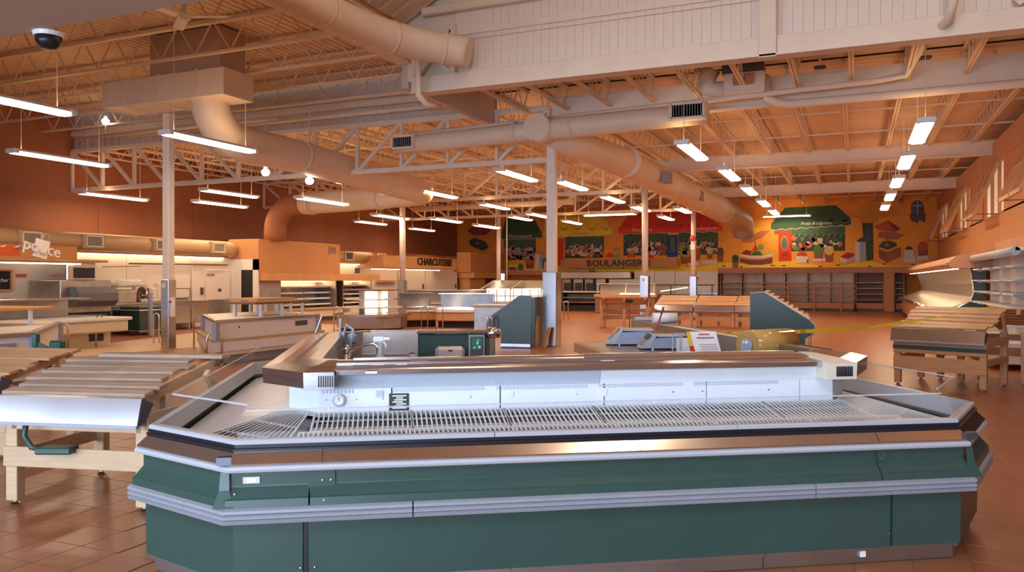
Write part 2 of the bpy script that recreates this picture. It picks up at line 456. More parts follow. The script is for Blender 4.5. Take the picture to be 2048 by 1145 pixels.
truss('girder_truss', XU + .05, -6.86, R2, 4.55, 5.82, 12, 'big cream girder truss spanning from brown wall to the square steel-wrapped column')
truss('girder_truss', XU + .05, -6.86, R3, 4.75, 5.78, 12, 'second cream girder truss, behind the big left-hand ducts')
truss('girder_truss', XU + .05, -6.86, R4, 4.85, 5.78, 12, 'farthest left girder truss, above the charcuterie corner')
# corrugated strip wall above the near truss
cs = MB(); n = 102; vs = []
for k in range(n + 1):
    x = XU + 15.3 * k / n
    vs += [(x, R2 + .1 + (.03 if k % 2 else 0), 5.9), (x, R2 + .1 + (.03 if k % 2 else 0), ZHIGH + .05)]
cs.add(vs, [(2*k, 2*k + 2, 2*k + 3, 2*k + 1) for k in range(n)])
struct(cs.build('wall_strip', 'corr_grey'))
MB().bar((-23.5, R2 - .05, 6.35), (-8.4, R2 - .05, 6.35), .1, .1).build('rail', 'cream', None)['kind'] = 'structure'
bpy.context.scene.objects['rail'].name = 'trim_1'
struct(MB().box(-8.45, R1 + .1, 5.5, -8.3, R2, 7.1).build('trim_2', 'corr_grey'))

# ---- white clerestory wall of narrow boards above a beam
wc = struct(MB().box(-8.3, R1 + .06, 5.62, 7, R1 + .2, 11.2).build('wall_clerestory', 'white_panel'))
pm = MB().bbox(0, 0, 0, .163, .03, 5.5, .0035).mesh('board', 'white_panel')
for k in range(86):
    inst('board', pm, wc, (-7.2 + .165 * k, R1 + .032, 5.66))
bm_ = thing('clerestory_beam', 'broad cream beam along the foot of the white board wall', 'beam', (0, R1, 0))
MB().bbox(-8.1, -.14, 5.33, -1.45, .05, 5.64, .008).build('web', 'cream', bm_)
MB().bbox(-1.17, -.14, 5.33, 7, .05, 5.64, .008).build('web', 'cream', bm_)
MB().box(-8.1, -.2, 5.30, 7, .12, 5.33).build('flange', 'cream', bm_)
MB().bbox(-1.45, -.2, 5.28, -1.17, .06, 9.0, .01).build('post', 'cream', bm_)
for x in (-8.05, -7.2): MB().box(x - .06, -.12, 5.6, x + .06, 0, 6.6).build('short_post', 'cream', bm_)
MB().bar((-8.0, -.08, 5.65), (-7.25, -.08, 6.5), .1, .08, (0, 1, 0)).build('brace', 'cream', bm_)
MB().bar((-8.0, -.10, 6.5), (-7.25, -.10, 5.65), .1, .08, (0, 1, 0)).build('brace', 'cream', bm_)
tag(MB().bbox(-7.9, R1 - .1, 6.86, -1.5, R1 + .03, 7.02, .02).build('wall_rail', 'cream'), 'long cream rail across the middle of the white board wall', 'rail')
tag(MB().bar((-8.3, R1 - .2, 6.9), (-3.5, R1 - .2, 9.6), .2, .35, (0, 1, 0)).build('rake_beam', 'cream'), 'sloping cream rake beam rising at the left end of the board wall', 'beam')
tag(MB().bar((2.2, R1 - .1, 5.7), (3.6, R1 - .1, 7.0), .14, .14, (0, 1, 0)).build('rake_beam', 'cream'), 'cream diagonal brace on the board wall at the top right', 'beam')
# grey soffit over the entrance, top left
struct(MB().box(XU, YF, 4.0, -4.8, 5.2, 7.0).build('ceiling_soffit', 'grey_soffit'))

# ---- columns
def column(label, x, y, top, wrap, size, round_=False, wrap_w=None, sticker=True, note=None):
    t = thing('column', label, 'column', (x, y, 0), group='steel-wrapped roof columns')
    if round_: MB().cyl((0, 0, wrap - .1), (0, 0, top), size / 2, n=20).build('shaft', 'column_paint', t, True)
    else: MB().bbox(-size/2, -size/2, wrap - .1, size/2, size/2, top, .02).build('shaft', 'column_paint', t)
    w = (wrap_w or size * 1.25) / 2
    MB().bbox(-w, -w, 0, w, w, wrap, .012).build('steel_wrap', 'steel', t)
    if sticker:
        r = Vector((CT, ST, 0))
        st = MB().cyl((-.0, -w - .001, wrap - .14), (0, -w - .004, wrap - .14), .06, n=18).build('sticker', 'paper', t)
        st.location = (-.02, 0, 0)
        put_text('5', .1, .001, 'ink', t, (-.02, -w - .006, wrap - .14), (1, 0, 0), (0, 0, 1), 'number')
    return t
A = onZ(1105, 692, 0); B = onZ(337, 698, 0)
column('near square cream column with tall shiny steel wrap beside the green bin case', A.x, R2 - .05, 5.4, 1.80, .22, False, .36, False)
column('slim cream column with steel wrap at the left, below the box duct', B.x, B.y, 5.5, 1.62, .2, False, .24)
D = onX(1290, 553, A.x); E_ = onX(1387, 553, A.x)
column('round cream column with steel wrap just right of the bakery lettering', A.x, D.y, 5.4, 1.75, .22, True, .30)
column('far round column carrying a red fire bell, in front of the red awning', A.x, E_.y, 5.4, 1.78, .22, True, .30, False)
C_ = onY(805, 562, D.y); F_ = onY(997, 562, E_.y)
column('round cream column in front of the charcuterie sign', C_.x, D.y, 5.0, 1.6, .24, True, .27, False)
column('slim far round column left of the painted green awning', F_.x, E_.y, 5.3, 1.5, .22, True, .27, False)
bell = tag(MB().lathe([(.02, 0), (.13, 0), (.14, .03), (.1, .07), (.03, .09)]).build('fire_bell', 'red'), 'round red fire alarm bell on the far column', 'bell')
bell.location = (A.x, E_.y - .12, onX(1385, 477, A.x).z); bell.rotation_euler = (math.pi/2, 0, 0)
tag(MB().box(A.x - .1, E_.y - .25, 3.0, A.x + .1, E_.y - .12, 3.25).build('speaker_box', 'white_paint'), 'small white box on the far red-bell column', 'box')

# ================================================================== DUCTS AND PIPES
def ringed(mb, p, d, r): pass
t = thing('round_duct', 'fat round cream duct crossing the top of the white board wall', 'duct', (0, 0, 0))
MB().tube([(-8.0, -4, 6.0), (-7.95, 10.6, 6.0), (-7.85, 11.6, 6.0), (-7.7, 12.3, 6.0), (-7.45, 12.75, 5.98), (-7.1, 13.15, 5.95), (-6.85, 13.35, 5.92), (-6.66, 13.4, 5.88)], .29, 24).build('pipe', 'cream_duct', t, True)
for p, q in (((-7.95, 10.6, 6.0), (-7.95, 10.68, 6.0)), ((-7.7, 12.3, 6.0), (-7.67, 12.36, 6.0)), ((-7.1, 13.15, 5.95), (-7.05, 13.19, 5.945))):
    MB().cyl(p, q, .30, n=24).build('joint_ring', 'cream_duct', t, True)

t = thing('box_duct', 'long rectangular cream duct box hanging above the slim left column', 'duct', (0, 0, 0))
for x0, x1 in ((-15.6, -15.0), (-15.0, -13.95), (-13.95, -12.85), (-12.85, -12.1)):
    MB().bbox(x0 + .01, 12.85, 5.5, x1 - .01, 13.75, 6.08, .008).build('section', 'cream_duct', t)
    MB().box(x0 - .015, 12.82, 5.47, x0 + .015, 13.78, 6.11).build('flange', 'cream_duct', t)
MB().box(-14.3, 12.95, 6.08, -12.3, 13.7, 7.0).build('riser', 'grey_soffit', t)
p = [(-13.0, 13.35, 5.95)] + [tuple(q) for q in arc((-13.0, 14.3, 5.72), .95, math.pi, math.pi * 1.5, 8, (0, 1, 0), (0, 0, 1))] 
p += [(-13.0, 16.5, 4.75), (-12.95, 20.5, 4.6)]
p += [tuple(q) for q in arc((-14.05, 22.3, 4.5), 1.1, 0, math.pi / 2, 8, (1, 0, 0), (0, 1, 0))]
p += [(-16.5, 23.4, 4.42), (-18.3, 23.4, 4.38)]
pe = [(-18.3, 23.4, 4.38)] + [tuple(q) for q in arc((-18.65, 23.4, 3.42), .95, math.pi / 2 - .05, math.pi, 9, (1, 0, 0), (0, 0, 1))] + [(-19.6, 23.4, 3.05)]
t2 = thing('round_duct', 'very wide cream duct dropping from the box duct and curving to the left wall', 'duct')
r_ = [.40] * 10 + [.42, .42] + [.40] * (len(p) - 12)
MB().tube(p, r_, 28).build('pipe', 'cream_duct', t2, True)
MB().tube(pe, .39, 28).build('drop_elbow', 'brown_wall', t2, True)
for a, b in (((-13.0, 16.4, 4.755), (-13.0, 16.48, 4.75)), ((-12.95, 20.4, 4.6), (-12.95, 20.48, 4.6)), ((-15, 23.4, 4.47), (-15.08, 23.4, 4.47)), ((-17.9, 23.4, 4.39), (-17.98, 23.4, 4.39))):
    MB().cyl(a, b, .435, n=28).build('joint_ring', 'cream_duct', t2, True)

def grille(parent, o, right, up, w, h, n=9, frame='cream'):
    o, r, u = Vector(o), Vector(right), Vector(up); nrm = r.cross(u)
    mb = MB()
    for s in (-1, 1):
        mb.bar(o + u*s*h/2 - r*w/2, o + u*s*h/2 + r*w/2, .045, .05, nrm)
        mb.bar(o + r*s*w/2 - u*h/2, o + r*s*w/2 + u*h/2, .045, .05, nrm)
    g = mb.build('grille_frame', frame, parent)
    MB().prism([o - r*w/2 - u*h/2 - nrm*.02, o + r*w/2 - u*h/2 - nrm*.02, o + r*w/2 + u*h/2 - nrm*.02, o - r*w/2 + u*h/2 - nrm*.02], -nrm * .02).build('grille_core', 'grille_dark', g)
    mb = MB()
    for k in range(1, n): mb.bar(o - r*w/2 + r*w*k/n - u*h/2, o - r*w/2 + r*w*k/n + u*h/2, .012, .03, nrm, ends=False)
    f = mb.build('grille_fins', 'mid_grey', g); f['kind'] = 'stuff'
    return g
t3 = thing('branch_duct', 'long cream crosswise duct with a round end cap and two grilles', 'duct')
MB().tube([(-10.5, 17.1, 4.98), (-9.0, 17.1, 5.0), (-7.2, 17.1, 5.05), (-6.62, 17.1, 5.08)], [.21, .22, .23, .23], 24).build('pipe', 'cream_duct', t3, True)
MB().tube([(-6.62, 17.1, 5.08), (-6.0, 17.1, 5.08), (-4.4, 17.1, 5.12), (-2.85, 17.1, 5.15)], [.25, .25, .24, .23], 24).build('pipe', 'cream_duct', t3, True)
MB().cyl((-6.62, 16.72, 5.08), (-6.62, 17.4, 5.08), .31, n=32).build('end_cap', 'cream_duct', t3, True)
for x in (-7.3, -5.9): MB().cyl((x, 17.1, 5.06), (x + .06, 17.1, 5.06), .262, n=24).build('joint_ring', 'cream_duct', t3, True)
MB().bbox(-10.52, 16.86, 4.84, -9.86, 17.1, 5.18, .01).build('grille_box', 'cream_duct', t3)
grille(t3, (-10.19, 16.84, 5.0), (1, 0, 0), (0, 0, 1), .58, .28, 10)
MB().bbox(-3.62, 16.83, 4.98, -2.84, 17.1, 5.38, .01).build('grille_box', 'cream_duct', t3)
grille(t3, (-3.23, 16.81, 5.18), (1, 0, 0), (0, 0, 1), .68, .30, 12)
t4 = thing('round_duct', 'tapering cream duct running away down the store toward the mural', 'duct')
seg = [(-6.62, 17.4, 5.08, .30), (-6.6, 19.5, 5.02, .36), (-6.55, 22, 4.98, .42), (-6.45, 27, 4.9, .46), (-6.3, 32, 4.85, .50), (-6.15, 37, 4.82, .54), (-6.05, 41, 4.8, .56), (-6.0, 42.6, 4.7, .56), (-6.0, 43.4, 4.4, .55), (-6.0, 43.6, 4.0, .54)]
off = .62
MB().tube([(x + off * min(1, (y - 17.4) / 6), y, z) for x, y, z, r in seg], [s[3] for s in seg], 28).build('pipe', 'cream_duct', t4, True)
for y, x, z, r in ((22, -5.95, 4.98, .435), (27, -5.83, 4.9, .475), (32, -5.68, 4.85, .515), (37, -5.53, 4.82, .555)):
    MB().cyl((x, y, z), (x, y + .08, z), r, n=28).build('joint_ring', 'cream_duct', t4, True)
for y, z, r in ((24.5, 4.7, .44), (30, 4.65, .48), (35, 4.6, .52)):
    MB().bbox(-5.75 + r * .55, y, z - .05, -5.75 + r + .05, y + .5, z + .3, .01).build('side_grille', 'mid_grey', t4)

t5 = thing('wall_duct', 'round tan duct with square grilles along the left wall above the white panels', 'duct')
ZD = 2.72
MB().tube([(XL + .36, 4, ZD), (XL + .36, 14, ZD), (XL + .36, 22.0, ZD), (XL + .30, 22.25, ZD - .05)], .26, 20).build('pipe', 'tan_duct', t5, True)
for u in (62, 187, 324, 436):
    q = onX(u, 488, XL + .62)
    MB().bbox(XL + .5, q.y - .36, ZD - .19, XL + .66, q.y + .36, ZD + .21, .01).build('grille_box', 'tan_duct', t5)
    grille(t5, (XL + .67, q.y, ZD + .01), (0, 1, 0), (0, 0, 1), .52, .3, 8)
t6 = thing('wall_duct', 'short tan duct with two grilles beside the charcuterie sign', 'duct')
MB().tube([(XL + .36, 27.4, 2.62), (XL + .36, 31.0, 2.62)], .26, 20).build('pipe', 'tan_duct', t6, True)
for u in (697, 762):
    q = onX(u, 508, XL + .62)
    grille(t6, (XL + .67, q.y, 2.66), (0, 1, 0), (0, 0, 1), .6, .34, 8)

def pipe(label, path, r=.05, name='sprinkler_pipe', mt='cream'):
    return tag(MB().tube(path, r, 12).build(name, mt, None, True), label, 'pipe')
pipe('thin cream sprinkler main passing above the twin-grille duct', [(-10.4, 17.5, 5.30), (-6.0, 17.5, 5.42), (0.4, 17.5, 5.60), (0.95, 17.5, 5.66), (1.15, 16.9, 5.95), (1.2, 16.2, 6.1)], .06)
pipe('fatter cream pipe with an elbow below the deep beam on the right', [(-1.75, 17.75, 6.0), (-1.7, 17.75, 5.5), (-1.5, 17.75, 5.38), (-1.2, 17.75, 5.33), (3.0, 17.75, 5.36), (6.9, 17.75, 5.38)], .09)
pipe('upright cream pipe with a flanged joint at the top right corner', [(1.35, 13.3, 9), (1.35, 13.3, 5.75), (1.3, 13.5, 5.5), (1.1, 14.2, 5.45)], .07)
pipe('short upright cream pipe at the left end of the board wall', [(-7.75, 13.4, 6.2), (-7.75, 13.4, 5.2), (-7.7, 13.6, 5.05), (-7.6, 14.0, 5.05)], .06)
pipe('long thin cream pipe in front of the corrugated strip', [(-20.5, 17.8, 6.05), (-9.0, 17.8, 6.05), (-8.7, 17.8, 5.98), (-8.6, 17.8, 5.6)], .06)
pipe('cream pipe running under the left high joists above the truss', [(-20.5, 16.2, 5.72), (-13.5, 16.2, 5.72)], .045)
pipe('pale thin hanging cord beside the painted green awning', [(-13.6, 31, 6.3), (-13.6, 31, 1.4)], .02, 'hanging_pole', 'column_paint')
pipe('far cream duct-like pipe over the charcuterie corner', [(-20.5, 35, 5.2), (-12, 35, 5.25)], .14)
e = thing('unit_heater', 'cream box heater with twin emergency lamps by the deep beam', 'heater')
MB().bbox(-2.55, 17.3, 5.55, -1.72, 17.9, 6.0, .02).build('body', 'cream', e)
MB().bbox(-2.6, 17.35, 6.0, -1.75, 17.85, 6.25, .02).build('motor', 'dark_grey', e)
MB().tube([(-2.85, 17.6, 6.2), (-2.95, 17.6, 6.0), (-2.9, 17.6, 5.75), (-2.5, 17.6, 5.7)], .2, 16).build('elbow', 'cream', e, True)
for x in (-2.25, -2.02):
    MB().bbox(x - .1, 17.24, 5.72, x + .1, 17.3, 5.95, .02).build('lamp', 'steel_smooth', e)
for k, (u, v) in enumerate(((920, 208), (1120, 195), (1240, 185), (1640, 125), (1850, 105), (1990, 110))):
    p_ = onZ(u, v, 6.15)
    s_ = thing('ceiling_sprinkler', ['first', 'second', 'third', 'fourth', 'fifth', 'last'][k] + ' dark sprinkler head from the left under the low deck', 'sprinkler', p_, 0, 'sprinkler heads')
    MB().cyl((0, 0, -.1), (0, 0, .1), .03, n=8).build('stem', 'cream', s_)
    MB().bbox(-.12, -.09, -.13, .12, .09, -.08, .02).build('head', 'grille_dark', s_)
dc = thing('dome_camera', 'smoked dome camera on a white collar under the grey soffit', 'camera', (onZ(97, 66, 4.0).x, onZ(97, 66, 4.0).y, 4.0))
MB().lathe([(.02, -.04), (.13, -.04), (.14, 0), (.02, 0)]).build('collar', 'white_paint', dc)
MB().lathe([(.02, -.16), (.07, -.15), (.11, -.1), (.12, -.04)]).build('dome', 'black', dc, True)
fan = thing('ceiling_fan', 'small white ceiling fan with three blades high on the left', 'fan', onZ(368, 32, 6.0))
MB().lathe([(.02, -.08), (.1, -.06), (.12, 0), (.03, .06), (.02, .9)]).build('motor', 'white_paint', fan, True)
for k in range(3):
    b_ = MB().bbox(.1, -.09, -.02, .75, .09, 0, .01).build('blade', 'white_paint', fan); b_.rotation_euler = (.15, 0, k * 2.094 + .4)

# ================================================================== HANGING LIGHTS
tube_me = None
def lamp_meshes():
    h = 1.22
    body = MB(); prof = [(-.16, 0), (-.12, .055), (.12, .055), (.16, 0)]
    body.prism([(x, -h, z) for x, z in prof], (0, 2*h, 0))
    dif = MB()
    pr = [(-.15, 0), (-.12, -.05), (.12, -.05), (.15, 0)]
    ends = [(-h + .01, .5), (-h + .10, 1), (h - .10, 1), (h - .01, .5)]
    vs = [(x * (1 if k in (1, 2) else .75), y, z) for k, (y, s) in enumerate(ends) for x, z in pr]
    dif.add(vs, [(4*k + i, 4*k + i + 1, 4*k + i + 5, 4*k + i + 4) for k in range(3) for i in range(3)] + [(0, 1, 2, 3), (15, 14, 13, 12)])
    cap = MB().bbox(-.165, -.06, -.045, .165, .06, .06, .015)
    wire = MB().bar((0, 0, 0), (0, 0, 1), .012)
    return body.mesh('housing', 'lamp_cap'), dif.mesh('diffuser', 'lamp_tube'), cap.mesh('end_cap', 'lamp_cap'), wire.mesh('wire', 'cream')
LM = lamp_meshes()
ld = bpy.data.lights.new('lamp_glow', 'AREA'); ld.shape = 'RECTANGLE'; ld.size = .28; ld.size_y = 2.3; ld.energy = LAMP_W; ld.color = LAMP_COL
lu = bpy.data.lights.new('lamp_upglow', 'AREA'); lu.shape = 'RECTANGLE'; lu.size = .2; lu.size_y = 2.2; lu.energy = LAMP_W * .24; lu.color = LAMP_COL
def lamp(label, x, y, z, rz=0, deck=ZLOW):
    t = thing('fluorescent_light', label, 'light', (x, y, z), rz, 'hanging fluorescent lights')
    inst('housing', LM[0], t); inst('diffuser', LM[1], t)
    inst('end_cap', LM[2], t, (0, -1.2, 0)); inst('end_cap', LM[2], t, (0, 1.2, 0))
    for dy in (-1.0, 1.0):
        w = inst('wire', LM[3], t, (0, dy, .05)); w.scale = (1, 1, deck - z - .02)
    o = bpy.data.objects.new('lamp_glow', ld); COL.objects.link(o); o.parent = t; o.location = (0, 0, -.07)
    o = bpy.data.objects.new('lamp_upglow', lu); COL.objects.link(o); o.parent = t; o.location = (0, 0, .075); o.rotation_euler = (math.pi, 0, 0)
ROWS = [
    ('row beside the shuttered wall', 4.47, [(1852, 240, 1834, 284), (1819, 308, 1807, 335), (1800, 352, 1790, 374), (1785, 382, 1777, 402), (1773, 407, 1768, 420)]),
    ('row above the slatted tables', 4.47, [(1357, 285, 1410, 318), (1437, 336, 1478, 360), (1482, 371, 1513, 390), (1512, 398, 1540, 413), (1536, 417, 1557, 430)]),
    ('row along the tapering duct', 4.47, [(992, 337, 1073, 363), (1115, 360, 1170, 380), (1201, 390, 1247, 406), (1266, 412, 1295, 422), (1318, 430, 1345, 441)]),
    ('row left of the square column', 4.47, [(0, 195, 138, 227), (330, 265, 505, 302), (668, 360, 775, 382), (836, 378, 912, 397), (960, 407, 1018, 418), (1055, 425, 1098, 436), (1125, 440, 1162, 449)]),
    ('row nearest the charcuterie counters', 4.47, [(20, 300, 215, 333), (397, 377, 518, 396), (598, 393, 690, 410), (748, 427, 812, 440), (865, 436, 918, 445), (951, 449, 994, 457)]),
    ('row tight against the brown wall', 4.3, [(155, 383, 295, 402), (388, 401, 491, 415), (712, 441, 770, 450), (818, 455, 868, 463)]),
    ('stray lights between the two awning murals', 4.47, [(1352, 414, 1378, 426), (1022, 432, 1058, 441)]),
]
for k, (x, y) in enumerate(((-4.2, 4.0), (-4.2, 9.0), (1.6, 4.0), (1.6, 9.0))):      # unseen fixtures above the frame, added to warm the white board wall
    lamp('unseen added tube light high in the entrance lantern, ' + ('left front', 'left rear', 'right front', 'right rear')[k] + ' of four', x, y, 8.3, 0, 9.0)
for rn, z, L in ROWS:
    for k, (a, b, c, d) in enumerate(L):
        if (a, b) == (0, 195): p_ = Vector((-12.4, 8.3, z))
        else:
            if (a, b) == (598, 393): z = 4.1
            p_ = (onZ(a, b, z) + onZ(c, d, z)) / 2
        if rn.startswith('stray'):
            lab = 'hanging tube light ' + ('beside the far end of the tapering duct' if k == 0 else 'half hidden left of the square column, over the green awning')
        else: lab = 'hanging tube light, %s from front in the %s' % (ORD[k], rn)
        lamp(lab, p_.x, p_.y, z, 0, ZHIGH if (p_.y < R2 and p_.x < -8.3) else ZLOW)
lamp('crosswise tube light in front of the yellow awning', *[(onZ(1178, 432, 4.6) + onZ(1263, 426, 4.6))[k] / 2 for k in (0, 1)], 4.6, math.pi/2)
lamp('crosswise tube light in front of the fruit stand awning', *[(onZ(1527, 434, 5.05) + onZ(1620, 430, 5.05))[k] / 2 for k in (0, 1)], 5.05, math.pi/2)
for k, (u, v) in enumerate(((211, 242), (531, 344), (619, 361))):
    p_ = onY(u, v, 17.0)
    s_ = thing('spot_light', 'small round bulb light hanging near the girder truss, ' + ('leftmost', 'middle', 'rightmost')[k] + ' of three', 'light', p_, 0, 'spot bulbs')
    MB().lathe([(.01, -.11), (.07, -.1), (.11, -.04), (.11, .02), (.05, .08)], n=14).build('bulb', 'spot_bulb', s_, True)
    MB().lathe([(.05, .08), (.06, .2), (.02, .24)], n=10).build('holder', 'lamp_cap', s_, True)
    MB().bar((0, 0, .2), (0, 0, 6.0 - p_.z), .02).build('rod', 'cream', s_)

# ================================================================== THE ISLAND CASE (foreground)
ISX, ISY = c2w(-1.40, 3.83)
ISR = TH + math.radians(9)
isl = thing('island_case', 'big green octagonal refrigerated display case with steel hood in the foreground', 'display case', (ISX, ISY, 0), ISR)
def iw(p, q, z=0):                                            # island-local -> world
    c, s = math.cos(ISR), math.sin(ISR); return Vector((ISX + p * c - q * s, ISY + p * s + q * c, z))
O = [(1.8, 4.95), (.2, 4.95), (-.61, 4.0), (-.61, .59), (0, 0), (4.07, 0), (4.68, .60), (4.68, 5.6)]
I = [(1.8, 4.2), (.55, 4.2), (.18, 3.85), (.18, 1.15), (.38, .92), (3.74, .92), (4.02, 1.25), (4.02, 5.6)]
def miter(pts, k):
    def nrm(a, b):
        d = Vector((b[0] - a[0], b[1] - a[1])).normalized(); return Vector((-d.y, d.x))
    if k == 0: return nrm(pts[0], pts[1])
    if k == len(pts) - 1: return nrm(pts[-2], pts[-1])
    a, b = nrm(pts[k-1], pts[k]), nrm(pts[k], pts[k+1])
    return (a + b) / (1 + a.dot(b))
def sweep(pts, k, prof, t0=0., t1=1.):
    a, b = Vector(pts[k]), Vector(pts[k+1]); ma, mb_ = miter(pts, k), miter(pts, k + 1)
    d = (b - a).normalized(); nn = Vector((-d.y, d.x))
    P0 = a if t0 == 0 else a.lerp(b, t0); M0 = ma if t0 == 0 else nn
    P1 = b if t1 == 1 else a.lerp(b, t1); M1 = mb_ if t1 == 1 else nn
    n = len(prof)
    vs = [(P0.x + M0.x * i, P0.y + M0.y * i, z) for i, z in prof] + [(P1.x + M1.x * i, P1.y + M1.y * i, z) for i, z in prof]
    return MB().add(vs, [tuple(range(n))[::-1], tuple(range(n, 2*n))] + [(j, (j+1) % n, n + (j+1) % n, n + j) for j in range(n)])
FRONT = 4
cuts = {k: [0, 1] for k in range(7)}
def seams(k, prof, name, m, at=None, gap=.0):
    at = at or [0, 1]; r = []
    for a, b in zip(at[:-1], at[1:]):
        r.append(sweep(O, k, prof, a + (gap if a > 0 else 0), b - (gap if b < 1 else 0)).build(name, m, isl))
    return r
K_KICK = [(.13, 0), (.13, .07), (.10, .075), (.10, .095), (.2, .095), (.2, 0)]
K_LOW = [(.09, .095), (.085, .42), (.13, .42), (.13, .095)]
K_BUMP = [(.09, .405), (.03, .405), (.005, .412), (0, .424), (.012, .431), (0, .438), (0, .450), (.012, .457), (0, .464), (.002, .478), (.02, .487), (.09, .487)]
K_UP = [(.022, .487), (.026, .525), (.034, .53), (.072, .578), (.076, .585), (.076, .66), (.12, .66), (.12, .487)]
K_THIN = [(.09, .650), (.055, .650), (.036, .658), (.032, .670), (.038, .683), (.055, .690), (.09, .690)]
K_NOSE = [(.046, .690), (.044, .697), (.094, .747), (.13, .747), (.13, .690)]
K_GASK = [(.094, .747), (.088, .752), (.088, .762), (.1, .765), (.1, .782), (.14, .782), (.14, .747)]
K_LIP = [(.10, .782), (.10, .800), (.108, .805), (.15, .805), (.155, .70), (.145, .70), (.143, .782)]
for k in range(7):
    f = k == FRONT
    seams(k, K_KICK, 'kick_plate', 'steel_dull', [0, .35, .7, 1] if f else None, .0005)
    seams(k, K_LOW, 'lower_panel', 'green', [0, .093, .885, 1] if f else ([0, .5, 1] if k in (2, 6) else None), .002)
    seams(k, K_BUMP, 'bumper', 'bumper', [0, .225, .76, 1] if f else ([0, .3, .62, 1] if k == 3 else None), .0008)
    seams(k, K_UP, 'upper_panel', 'green', [0, .1, .86, 1] if f else ([0, .5, 1] if k in (2, 6) else None), .001)
    seams(k, K_THIN, 'edge_strip', 'pale_bumper')
    seams(k, K_NOSE, 'steel_nose', 'steel_smooth', [0, .115, .52, .86, 1] if f else None, .0004)
    seams(k, K_GASK, 'gasket', 'black')
    seams(k, K_LIP, 'glass_rail', 'pale_bumper', [0, .33, .66, 1] if f else None, .0005)
    # curved guard glass
    g0 = [(.118, .80), (.122, .84), (.135, .88), (.158, .915), (.19, .94)] if k == FRONT else [(.118, .80), (.122, .85), (.14, .90), (.17, .94), (.21, .965)]
    g1 = [(i + .006, z) for i, z in g0[::-1]]
    pr = g0 + g1
    for a, b in (([0, .12, .55, 1] if k == FRONT else [0, .5, 1] if k in (2, 6) else [0, 1])[j:j+2] for j in range(3 if k == FRONT else 2 if k in (2, 6) else 1)):
        g = sweep(O, k, pr, a + (.001 if a else 0), b - (.001 if b < 1 else 0)).build('guard_glass', 'glass', isl)
        e = [(.19, .94), (.199, .9415), (.197, .9345), (.188, .934)] if k == FRONT else [(.21, .965), (.219, .967), (.217, .959), (.208, .958)]
        sweep(O, k, e, a + (.001 if a else 0), b - (.001 if b < 1 else 0)).build('glass_edge', 'glass_edge', g)
# lower front: dark door slot, screws, corner guards, label
def fpt(p, i, z): return (p, i, z)
MB().box(.375, .082, .10, .395, .10, .418).build('door_slot', 'black', isl)
MB().box(.40, .066, .53, .53, .078, .655).build('cover_strip', 'green', isl)
MB().box(3.50, .066, .585, 3.56, .078, .655).build('cover_strip', 'green', isl)
scr = MB().lathe([(.001, .004), (.005, .003), (.006, 0)], n=8).mesh('screw', 'chrome')
for p, i, z in [(.43, .083, .40), (.43, .083, .16), (.36, .083, .40), (.36, .083, .16), (.47, .064, .60), (.51, .064, .60), (.48, .026, .51), (2.3, .083, .41), (2.6, .083, .41), (2.9, .083, .41), (3.58, .083, .41), (3.58, .083, .17), (3.52, .064, .6), (3.54, .064, .63), (3.85, .083, .41), (.02, .083, .40), (.05, .05, .55)]:
    o = inst('screw', scr, isl, (p, i, z)); o.rotation_euler = (math.pi/2, 0, 0)
for p, s in ((0, -1), (4.07, 1)):                             # bent corner guards
    MB().add([(p - .05 * 1, .02, .49), (p + .05, .02, .49), (p + .025, .05, .57), (p - .025, .05, .57), (p + .02, .066, .655), (p - .02, .066, .655)], [(0, 1, 2, 3), (3, 2, 4, 5)]).build('corner_guard', 'green', isl)
    MB().box(p - .035, .04, .695, p + .035, .085, .733).build('nose_corner', 'dark_steel', isl)
lb = MB().box(.085, .070, .595, .165, .074, .628).build('label_holder', 'steel_dull', isl)
MB().box(.102, .068, .601, .148, .071, .622).build('label', 'paper', lb)
MB().box(3.43, .115, .035, 3.46, .128, .075).build('paper_scrap', 'paper', isl)
# deck
def lift(p, q, z): return (p, q, z)
DZO, DZI = .655, .80
Oi = [(O[k][0] + miter(O, k).x * .155, O[k][1] + miter(O, k).y * .155) for k in range(8)]
for k in range(7):
    n = {2: 5, 6: 6, 0: 2, FRONT: 1}.get(k, 1)
    for j in range(n):
        a0, a1 = j / n + (.003 if j else 0), (j + 1) / n
        lo0 = [Oi[k][c] + (Oi[k+1][c] - Oi[k][c]) * a0 for c in (0, 1)]; lo1 = [Oi[k][c] + (Oi[k+1][c] - Oi[k][c]) * a1 for c in (0, 1)]
        hi0 = [I[k][c] + (I[k+1][c] - I[k][c]) * a0 for c in (0, 1)]; hi1 = [I[k][c] + (I[k+1][c] - I[k][c]) * a1 for c in (0, 1)]
        dz = -.07 if k in (FRONT,) else (-.05 if k in (3, 5) else .0)
        MB().prism([(*lo0, DZO + dz), (*lo1, DZO + dz), (*hi1, DZI + dz), (*hi0, DZI + dz)], (0, 0, -.015)).build('deck_panel', 'shaded_pan' if k in (3, FRONT, 5) else 'pale_deck', isl)
